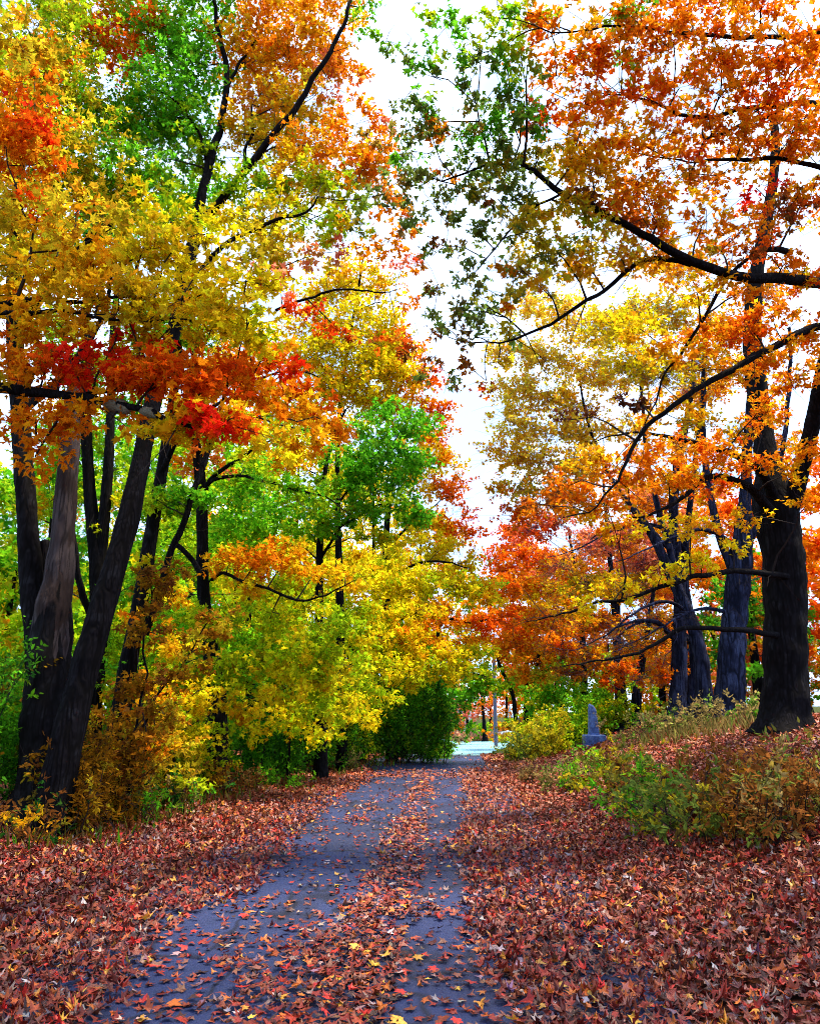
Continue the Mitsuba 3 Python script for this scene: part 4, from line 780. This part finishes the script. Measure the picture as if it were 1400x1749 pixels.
for k, (u, v, r, h, code, lab, kw) in enumerate([
    (125, 1428, .6, 1.5, 'da+br+oy', 'amber leaved weed in front of the old snag trunk', {}), (180, 1415, .6, 1.3, 'da+br+oy', 'dull olive weed at the foot of the leaning trunk', {}),
    (215, 1385, .6, 1.5, 'da+o', 'orange yellow sapling leaves between leaning trunk and slim stems', dict(kind=MID, leaf=.08)), (70, 1330, .6, 1.9, 'da+br', 'browning sapling hiding the old trunk at the left edge', dict(kind=MID, leaf=.08)),
    (285, 1365, .6, 1.5, 'oy+y', 'yellow sapling by the slim twin stems', dict(kind=MID, leaf=.08)), (340, 1350, .6, 1.4, 'yg+y', 'yellow green shrub in front of the crooked trunk', {}),
    (300, 1390, .5, .55, 'dg+br+g', 'low green weed at the leaf edge below the slim stems', {}), (250, 1408, .45, .5, 'g+tn+br', 'grassy green weed on the left verge', {}),
    (410, 1340, 1.0, 2.2, 'g+dg', 'dark green bush beside the crooked trunk', {}), (475, 1335, 1.0, 2.1, 'g+dg+lg', 'dark green bush, middle of the left verge', {}), (530, 1320, 1.0, 2.2, 'g+dg+yg', 'dark green bush with yellow tips on the left verge', {}),
    (575, 1312, 1.0, 2.4, 'yg+g+y', 'yellow green bush beside the lane under yellow boughs', {}), (620, 1306, 1.2, 2.9, 'g+yg', 'leafy green bush beneath the lemon yellow maple', {}), (660, 1305, 1.2, 3.1, 'g+yg+dg', 'deep green bush hanging toward the leaf edge', {}),
    (700, 1304, 1.2, 3.1, 'g+dg+yg', 'dark green shaded bush near the lane crest', {}), (738, 1305, 1.0, 3.0, 'g+dg+yg', 'darkest bush at the crest where the lane drops', {}),
    (455, 1345, .3, .35, 'lg+g', 'small bright green fern on the leaf edge', dict(leaf=.08)), (500, 1348, .25, .3, 'lg', 'tiny bright green clump lowest on the left verge', dict(leaf=.08)),
    (420, 1352, .4, .4, 'br+tn', 'dry tan weed at the leaf edge', dict(leaf=.05)), (590, 1318, .5, .45, 'tn+g', 'pale dry weed where the verge meets the lane leaves', {}), (380, 1362, .4, .6, 'br+a', 'brown weed stalks by the crooked trunk', {}),
    (165, 1395, .6, 1.5, 'da+y+br', 'golden weed between the old trunk and the verge', dict(leaf=.05)), (5, 1318, 1.3, 2.4, 'g+yg', 'yellow green bush far behind the snag at the left edge', {}), (40, 1305, 1.4, 2.6, 'yg+g', 'pale green bush deep in the wood behind the snag', {}),
    (10, 1385, .9, 2.0, 'g+dg+yg', 'tall green bush past the snag at the left edge', {}), (-40, 1400, 1.0, 2.2, 'g+dg+da', 'green bush beyond the left edge of the old trunk', {}),
    (60, 1440, .5, .6, 'br+dg+a', 'green weed at the left edge below the old trunk', {})]):
    S(u, v, 'shrub', lab, r, h, code, 100 + k, group='undergrowth along the left verge', **{**dict(leaf=.07, dens=2.2), **kw})
for k, (u, v, r, h, code, lab, kw) in enumerate([
    (1000, 1350, .55, .65, 'g+yg+tn', 'green leafed bush at the lane end of the bank thicket', {}), (960, 1350, .5, .5, 'tn+og', 'pale dry bush where the bank thicket starts', {}), (1050, 1365, .6, .75, 'oy+og+br', 'yellow green bush beside the green leafed one on the bank', {}),
    (1090, 1400, .55, .7, 'g+og+yg', 'lime yellow bush low on the bank edge', dict(leaf=.08)), (1135, 1378, .6, .6, 'br+og', 'olive brown bush in the middle of the bank thicket', {}), (1140, 1425, .55, .6, 'og+oy', 'yellowish bush at the lower bank edge', dict(leaf=.08)),
    (1200, 1395, .6, .6, 'br+da+og', 'amber olive bush in the bank thicket', dict(leaf=.08)), (1210, 1440, .55, .7, 'og+br+oy', 'dull green bush nearest the leaf floor on the bank', dict(leaf=.08)), (1255, 1395, .65, .7, 'br+og', 'russet bush below the huge right trunk', {}),
    (1280, 1435, .6, .75, 'br+da+og', 'bush with orange leaves low at the right edge', dict(leaf=.09)), (1330, 1405, .65, .7, 'br+og', 'dark russet bush at the right edge of the thicket', {}), (1335, 1440, .6, .8, 'br+og+tn', 'dark bush with pale sprigs at the right edge', {}),
    (1045, 1322, .6, .28, 'br+tn', 'straw coloured brush in front of the monument', {}), (1080, 1330, .5, .25, 'og+tn', 'pale green brush to the right of the monument', {}), (1120, 1340, .5, .22, 'br+tn', 'brown brush on the bank slope', {}), (975, 1312, .3, .15, 'tn+yg', 'low dry brush by the monument foot', {}),
    (905, 1340, .35, .4, 'tn+br', 'small pale dry tuft alone on the leaf covered slope', dict(leaf=.045)), (1400, 1410, .6, .5, 'br+og', 'bush at the far end of the thicket past the right trunk', {})]):
    S(u, v, 'shrub', lab, r, h, code, 140 + k, group='brush on the right bank', **{**dict(leaf=.07, droop=.2, dens=1.9), **kw})
for k, (u, v, r, h, code, lab, kw) in enumerate([
    (884, 1306, .7, .8, 'og+oy+yg', 'olive green bush beside the lane where it drops away', {}), (908, 1300, 1.0, 1.25, 'oy+og+yg', 'yellow green bush above the lane on the right', {}), (938, 1290, 1.1, 1.3, 'oy+yg', 'yellowish bush between the lane and the monument', {}),
    (950, 1276, 1.2, 1.5, 'yg+lg', 'bright lime bush left of the monument', {}), (985, 1268, 1.2, 1.9, 'lg+g', 'bright green bush immediately behind the monument', {}), (1045, 1264, 1.1, 1.5, 'yg+lg+y', 'lime and yellow bush to the right behind the monument', {}),
    (1115, 1254, .9, .6, 'tn+g', 'grassy pale bush before the bluish trunks', {}), (1180, 1250, .9, .6, 'tn+og', 'dry pale green bush at the foot of the slim bluish trunk', {}), (1285, 1236, .7, .6, 'tn+g', 'pale bush between the burled maple and the huge trunk', {}), (1290, 1215, 1.2, 2.0, 'dg+g', 'dark green bush behind the huge right trunk', {}),
    (752, 1290, .7, .5, 'lg+tn', 'pale green clump on the grass where the lane dips', {}), (745, 1297, .8, .5, 'g+lg', 'bright grassy clump at the left of the dip', {})]):
    p = hit(u, v)
    if k < 6:
        p = on_land(u, [25, 26.5, 28, 30, 31.5, 31][k])
    shrub('shrub', lab, p, r, h, code, 170 + k, group='bushes beyond the crest and around the monument', leaf=.085 if p[1] < 35 else .14, kind=LANCE, dens=2.4, stems=26)

# whip-thin saplings in front of the left trunks
for k, (pts, code, lab) in enumerate([
    ([(221, 1400), (226, 1280), (240, 1180), (247, 1060), (262, 980)], 'da+br', 'thin upright sapling before the slim twin stems'), ([(222, 1330), (260, 1220), (310, 1140), (350, 1070)], 'da+oy', 'thin sapling leaning toward the crooked trunk'),
    ([(298, 1345), (304, 1250), (322, 1190)], 'y+yg', 'short thin sapling in the yellow undergrowth'), ([(492, 1330), (494, 1180), (496, 1060), (505, 990)], 'y+yg', 'straight grey sapling under the yellow boughs')]):
    Y = [11.5, 11.8, 14, 17][k]
    n = len(pts)
    tree('sapling', lab, [('trunk', None, .05, [(u, v, Y, .022 * (1 - .7 * i / n)) for i, (u, v) in enumerate(pts)])],
         ';'.join(f'{u + dx} {v + dy} {Y} .32 {code} .6' for (u, v) in pts[1:] for dx, dy in ((-25, 10), (28, -15), (5, 20))), 200 + k, 'saplings before the left trunks', flare=0, leaf=.08)


# grass along the verges: nobody could count it
def grass(name, label, zones, seed, code, h=.16):
    rng = np.random.default_rng(seed)
    q = []
    for (u, v, r, n) in zones:
        c = hit(u, v)
        xy = c[:2] + rng.normal(0, r, (n, 2))
        q.append(xy)
    xy = np.vstack(q)
    n = len(xy)
    pos = np.column_stack([xy, land(xy[:, 0], xy[:, 1]) - .01])
    col = np.clip(palette(code, n, rng) * np.exp(rng.normal(0, .25, (n, 1))), .004, .9)
    th = rng.random(n) * 6.28
    nor = np.column_stack([np.cos(th), np.sin(th), .25 * rng.random(n)])
    tip = np.column_stack([rng.normal(0, .35, n), rng.normal(0, .35, n), np.ones(n)])
    blade = (LANCE[0] * [.16, 1, 1], LANCE[1])
    v, f, c = leaf_mesh(blade, pos, nor, tip, h * (.5 + rng.random(n)), col, rng.normal(0, .3, n), rng)
    scene[name] = mikit.ply((v, f), 'leaf', color=c)
    tag(name, label, 'grass', kind='stuff')


grass('grass', 'green and straw grass growing along the left edge of the fallen leaves', [(u, v, .4, 90) for u, v in ((70, 1440), (110, 1440), (160, 1425), (210, 1410), (240, 1405), (270, 1392), (320, 1375), (360, 1365), (400, 1352), (450, 1345), (500, 1338), (550, 1326), (600, 1316), (640, 1310))], 301, 'br+g+tn', .17)
grass('bank_grass', 'pale dry grass fringing the top of the right bank', [(u, v, .5, 110) for u, v in ((1110, 1266), (1140, 1262), (1165, 1260), (1190, 1256), (1225, 1250), (1260, 1246), (1285, 1244))], 302, 'tn+og+br', .26)

# ------------------------------------------------------------------ fallen leaves
def fallen():
    rng = np.random.default_rng(500)
    def scatter(y0, y1, half, dens, n_over=1.0):
        # uniform over the ground between the depths, within what the picture shows
        n = int((y1 - y0) * half * 2 * dens)
        Y = y0 + (y1 - y0) * rng.random(n)
        X = (rng.random(n) * 2 - 1) * half
        ok = np.abs(X) < 0.60 * Y + 0.9
        return X[ok], Y[ok]
    sets = [scatter(2.6, 7, 4.8, 760), scatter(7, 12, 7.5, 520), scatter(12, 20, 9.5, 260), scatter(20, 34, 10.5, 110)]
    X = np.concatenate([s[0] for s in sets]); Y = np.concatenate([s[1] for s in sets])
    d = X - road_x(Y)
    q = np.stack([X * 1.5, Y * .75, X * 0], -1)
    cl = meshkit.fbm(q, 3, 52)
    fine = meshkit.fbm(q * 3.3, 2, 43)
    edgeL = -1.3 + .55 * (meshkit.fbm(np.stack([Y * .8, Y * 0, Y * 0], -1), 3, 44) - .5) * 1.3
    edgeR = 1.02 + .25 * (meshkit.fbm(np.stack([Y * .9, Y * 0 + 9, Y * 0], -1), 3, 45) - .5) * 2
    inside = sstep(0, .25, d - edgeL) * sstep(0, .25, edgeR - d)
    mid = np.exp(-((d - .13) / .25) ** 4) * (.35 + .65 * sstep(.30, .46, cl + .08))
    patch = .9 * sstep(.60, .67, cl) + .2 * sstep(.5, .7, fine)
    thin = .07 + .16 * sstep(8.5, 4, Y)
    p_in = np.clip(thin + .8 * mid + .42 * patch * (1 - .6 * mid), 0, 1) * (1 - .2 * sstep(8, 20, Y))
    p_in = np.maximum(p_in, .8 * sstep(18.2, 19.4, Y) * (Y < 21.2))
    prob = 1 + (p_in - 1) * inside
    prob = np.where((np.abs(d) < 1.7) & (Y > 20.8 + fine * 1.6), .03, prob)
    left_end = -(4.7 - .135 * np.clip(Y - 10, 0, 20)) * (Y > 0) - .5
    prob = np.where(X < left_end, prob * .25 * np.exp((X - left_end)), prob)
    keep = rng.random(len(X)) < prob
    X, Y, d, inside, cl = (a[keep] for a in (X, Y, d, inside, cl))
    n = len(X)
    depth = np.where(inside > .5, .012 + .035 * rng.random(n) * sstep(.45, .65, cl), .01 + .05 * rng.random(n))
    on_road = np.abs(d) < 1.9
    Z = land(X, Y) + depth + np.where(on_road, .024 * (1 - np.abs(d / 1.9).clip(0, 1) ** 4), 0)
    pos = np.stack([X, Y, Z], -1)
    tilt = np.where(inside > .5, .2, .4)
    normal = rng.normal(size=(n, 3)) * tilt[:, None] * [1, 1, .3] + [0, 0, 1]
    th = rng.random(n) * 2 * np.pi
    tip = np.stack([np.cos(th), np.sin(th), np.zeros(n)], -1)
    names = np.array([(.38, .032, .015), (.19, .028, .016), (.44, .080, .028), (.42, .16, .11), (.09, .028, .022), (.58, .15, .02), (.62, .32, .04), (.60, .03, .02), (.46, .32, .30), (.55, .52, .56), (.32, .18, .26)])
    dim = np.array([.55, .5, .5, .42, .45, .75, .9, .85, .6, .6, .5])
    w = np.array([.24, .17, .17, .12, .10, .065, .03, .035, .035, .014, .021]); w /= w.sum()
    pick = rng.choice(len(names), n, p=w)
    col = np.clip(names[pick] * dim[pick][:, None] * np.exp(rng.normal(0, .25, (n, 1))) * (1 + rng.normal(0, .08, (n, 3))), .01, .85)
    warm = sstep(9, 18, Y)[:, None]  # farther leaves brightened: the light past the near shade put into their colour
    col = col * (1 - .35 * warm) + np.array([.46, .12, .04]) * .35 * warm
    size = (.040 + .038 * rng.random(n)) * (1 + .25 * sstep(14, 26, Y))
    curl = rng.normal(.3, .75, n) * np.where(inside > .5, .55, 1)
    far = np.linalg.norm(pos - cam, axis=1)
    px = size * F * .585 / far
    # the largest ones one can pick out, each a thing of its own
    bright = col.max(1) - col.min(1) * .4
    score = px * np.where(inside > .5, 1.7, 1.0) * (0.75 + bright)
    inview = (np.abs(X) < .49 * (Y + .5)) & (Y > 3.35)
    chosen = [i for i in np.argsort(-score) if inview[i]][:300]
    hue_name = ['brick red', 'dark red brown', 'rusty', 'dusty pink brown', 'dark brown', 'orange', 'golden yellow', 'bright red', 'pale pink', 'whitish', 'mauve']
    for i in chosen:
        s = slice(i, i + 1)
        v, f, c = leaf_mesh(HI, pos[s] + [0, 0, .006], normal[s], tip[s], size[s], col[s], curl[s], rng)
        lo = v[:, 2].min() - float(land(X[i], Y[i])) - (.026 if on_road[i] else 0)
        v[:, 2] -= min(lo - .004, 0)
        k = put('fallen_leaf', (v, f), 'fallen', color=c)
        big = 'small' if size[i] < .058 else 'large' if size[i] > .072 else 'middling'
        pose = 'flat' if abs(curl[i]) < .25 else 'rolled' if abs(curl[i]) > .65 else 'curled'
        side = 'litter left of the lane' if d[i] < -1.2 else 'the left wheel track' if d[i] < -.2 else 'the middle strip' if d[i] < .42 else 'the right wheel track' if d[i] < 1.0 else 'litter right of the lane'
        step = 'frontmost' if Y[i] < 4.1 else 'near the front' if Y[i] < 4.9 else 'midway' if Y[i] < 6 else 'farther up'
        text = f'{big} {pose} {hue_name[pick[i]]} maple leaf on {side}, {step}'
        tag(k, text, 'leaf', f'{text} (alike)')
    rest = np.ones(n, bool); rest[chosen] = False
    parts = []
    for tm, m in ((HI, px > 14), (MID, (px <= 14) & (px > 7.5)), (LOW, (px <= 7.5) & (px > 3.4)), (TINY, px <= 3.4)):
        m = m & rest
        parts.append(leaf_mesh(tm, pos[m], normal[m], tip[m], size[m], col[m], curl[m], rng))
    v, f = join([p[:2] for p in parts])
    k = np.repeat(0, len(v))
    g = land(v[:, 0], v[:, 1]) + np.where(np.abs(v[:, 0] - road_x(v[:, 1])) < 1.9, .024 * (1 - np.abs((v[:, 0] - road_x(v[:, 1])) / 1.9).clip(0, 1) ** 4), 0) + .003
    v[:, 2] = np.maximum(v[:, 2], g)
    scene['leaf_litter'] = mikit.ply((v, f), 'fallen', color=np.vstack([p[2] for p in parts]))
    tag('leaf_litter', 'carpet of brown, red and pink maple leaves over the verges and lane', 'fallen leaves', kind='stuff')
    print('fallen', n, len(f))


fallen()

# ------------------------------------------------------------------ the monument, pole and what lies at the end of the lane
b = on_land(1015, 27.0)
def ring_loft(rings):
    m, s = len(rings), len(rings[0])
    v = np.array(rings).reshape(-1, 3)
    f = []
    for i in range(m - 1):
        for j in range(s):
            k = (j + 1) % s
            f += [[i * s + j, i * s + k, (i + 1) * s + k], [i * s + j, (i + 1) * s + k, (i + 1) * s + j]]
    c0, c1 = len(v), len(v) + 1
    v = np.vstack([v, np.mean(rings[0], 0), np.mean(rings[-1], 0)])
    for j in range(s):
        k = (j + 1) % s
        f += [[c0, k, j], [c1, (m - 1) * s + j, (m - 1) * s + k]]
    return v, np.array(f)


def square(x, y, z, hx, hy, ch=.2, tilt=(0, 0)):
    c = ch
    p = [(-1, -1 + c), (-1 + c, -1), (1 - c, -1), (1, -1 + c), (1, 1 - c), (1 - c, 1), (-1 + c, 1), (-1, 1 - c)]
    return [(b[0] + x + hx * a, b[1] + y + hy * q, b[2] + z + tilt[0] * a + tilt[1] * q) for a, q in p]


scene['monument__base'] = mikit.ply(ring_loft([square(0, 0, -.15, .345, .27, .04), square(0, 0, .31, .34, .265, .04), square(0, 0, .345, .32, .245, .06)]), 'granite')
scene['monument__shaft'] = mikit.ply(ring_loft([square(-.01, 0, .335, .165, .15, .12), square(-.01, 0, .62, .148, .14, .14), square(-.012, 0, .9, .132, .12, .2), square(-.015, 0, 1.12, .122, .11, .25), square(-.022, 0, 1.24, .10, .09, .3, (-.05, 0)), square(-.03, 0, 1.31, .06, .06, .3, (-.03, .01))]), 'granite')
tag('monument', 'weathered blue grey granite obelisk on a square base at the bank edge', 'monument')

p0 = on_land(847, 66.0)
h = 9.0
v, f = tube([p0 - [0, 0, .3], p0 + [0, 0, h * .5], p0 + [.05, 0, h]], [.17, .15, .12], 12)
scene['utility_pole__pole'] = mikit.ply((v, f), 'pole_wood', smooth=True)
ca = trimesh.creation.box((2.2, .12, .14)); ca.apply_translation(p0 + [0.04, -.2, h - .6])
scene['utility_pole__crossarm'] = mikit.ply(ca, 'pole_wood')
tag('utility_pole', 'tall straight wooden utility pole where the lane meets the crossing road', 'utility pole')


def box(x0, x1, y0, y1, z0, z1):
    m = trimesh.creation.box((x1 - x0, y1 - y0, z1 - z0)); m.apply_translation([(x0 + x1) / 2, (y0 + y1) / 2, (z0 + z1) / 2]); return m


def house(name, label, u, Y, w, dp, hh, rh, wall, roof):
    c = on_land(u, Y)
    key = numbered(name); tag(key, label, 'house')
    scene[f'{key}__wall'] = mikit.ply(box(c[0] - w / 2, c[0] + w / 2, Y, Y + dp, c[2] - .5, c[2] + hh), wall)
    e = .35
    x0, x1, ym, z0 = c[0] - w / 2 - e, c[0] + w / 2 + e, Y + dp / 2, c[2] + hh
    vv = np.array([(x0, Y - e, z0 - .1), (x1, Y - e, z0 - .1), (x1, ym, z0 + rh), (x0, ym, z0 + rh), (x0, Y + dp + e, z0 - .1), (x1, Y + dp + e, z0 - .1)])
    ff = np.array([[0, 1, 2], [0, 2, 3], [3, 2, 5], [3, 5, 4], [0, 3, 4], [1, 5, 2], [0, 4, 5], [0, 5, 1]])
    scene[f'{key}__roof'] = mikit.ply((vv, ff), roof)
    for i in range(3):
        x = c[0] - w / 2 + w * (i + .5) / 3
        k = put(f'{key}__window', box(x - .5, x + .5, Y - .06, Y - .002, c[2] + 1.0, c[2] + 2.2), 'white_paint')
        put(f'{k}__pane', box(x - .4, x + .4, Y - .075, Y - .062, c[2] + 1.1, c[2] + 2.1), 'pane_dark')


house('house', 'red painted farmhouse glimpsed between the far trunks right of the lane', 911, 86, 3.6, 4, 2.4, 1.3, 'red_paint', 'roof_metal')
house('house', 'white house with blue green roof glimpsed through leaves left of the lane end', 742, 100, 9, 7, 3.2, 3.0, 'white_paint', 'roof_metal')

q = on_land(866, 84.0)
m = trimesh.creation.icosphere(3, 1.0); m.vertices[:, 2] = np.maximum(m.vertices[:, 2], -.2)
m.vertices *= [1.7, 1.0, .75]; m.vertices += (meshkit.fbm(m.vertices * 1.4, 3, 3)[:, None] - .5) * .3; m.apply_translation(q + [0, 0, .15])
scene['covered_heap'] = mikit.ply(m, 'tarp', smooth=True)
tag('covered_heap', 'low heap under a pale blue tarpaulin on the far roadside', 'heap')

rng0 = np.random.default_rng(900)
for k, (u, Y, h, r, code, lab) in enumerate([
    (800, 82, 5.5, 2.0, 'pk+o', 'small pinkish orange tree straight across the lane end'), (828, 80, 7.5, 1.6, 'o+pk', 'twin stemmed pale orange tree beside the utility pole'), (838, 92, 7, 2.6, 'o+pk+a', 'orange tree behind the utility pole'),
    (865, 95, 8, 2.8, 'o+a', 'rusty tree beyond the tarpaulin heap'), (775, 92, 7, 2.6, 'pk+y', 'pale autumn tree partly hidden behind the dark crest bush'), (895, 98, 9, 3.4, 'ro+o', 'red orange tree behind the red farmhouse')]):
    wood(u, Y, h, r, code, 400 + k, lab, n=16, group='small trees across the end of the lane', leaf=.22, lo=.25)
for k, (u, Y, r, h, code, lab) in enumerate([(806, 80, 1.6, 1.9, 'g+yg', 'green bush under the small pinkish tree across the road'), (850, 76, 1.0, 1.1, 'o+a', 'orange bush at the foot of the utility pole'), (862, 75, 1.0, .9, 'yg+tn', 'yellowish bush to the right of the utility pole'), (786, 77, 1.4, 1.0, 'tn+pk', 'tan weeds at the far roadside')]):
    c = on_land(u, Y)
    shrub('shrub', lab, c, r, h, code, 420 + k, leaf=.2, group='bushes across the far road')
for k in range(11):
    u, Y = 735 + 24 * k + rng0.normal(0, 5), 84 + rng0.uniform(0, 5)
    where = ['beside the white house', 'under the pale autumn tree', 'behind the pinkish tree', 'behind the far weeds', 'left of the utility pole', 'behind the utility pole', 'by the tarpaulin heap', 'right of the tarpaulin heap', 'beside the red farmhouse', 'past the red farmhouse', 'behind the lime bushes'][k]
    shrub('shrub', ['green', 'yellow green', 'rusty'][k % 3] + f' hedge bush across the far road {where}', on_land(u, Y), 2.2, 1.7 + rng0.random(), ['g+yg', 'yg+y', 'o+br+g'][k % 3], 440 + k, leaf=.24, group='bushes across the far road')
# pink dry grass on the far roadside
n = 5000
xx = rng0.uniform(-3, 22, n); yy = 82.5 - .45 * (xx - 6) + np.abs(rng0.normal(0, 1.6, n))
pos = np.column_stack([xx, yy, land(xx, yy)])
th = rng0.random(n) * 6.28
v, f, c = leaf_mesh((LANCE[0] * [.3, 1, 1], LANCE[1]), pos, np.column_stack([np.cos(th), np.sin(th), .2 * np.ones(n)]), np.column_stack([rng0.normal(0, .25, n), rng0.normal(0, .25, n), np.ones(n)]), .5 + .6 * rng0.random(n),
                    np.clip(np.array([.50, .30, .22]) * np.exp(rng0.normal(0, .25, (n, 1))), .01, .9), rng0.normal(0, .3, n), rng0)
scene['roadside_grass'] = mikit.ply((v, f), 'leaf', color=c)
tag('roadside_grass', 'pinkish dry grass along the far side of the crossing road', 'grass', kind='stuff')
print('leaves', N_LEAVES[0], 'entries', len(scene), 'triangles', sum(len(x[1]) for x in meshkit.WRITTEN.values()))
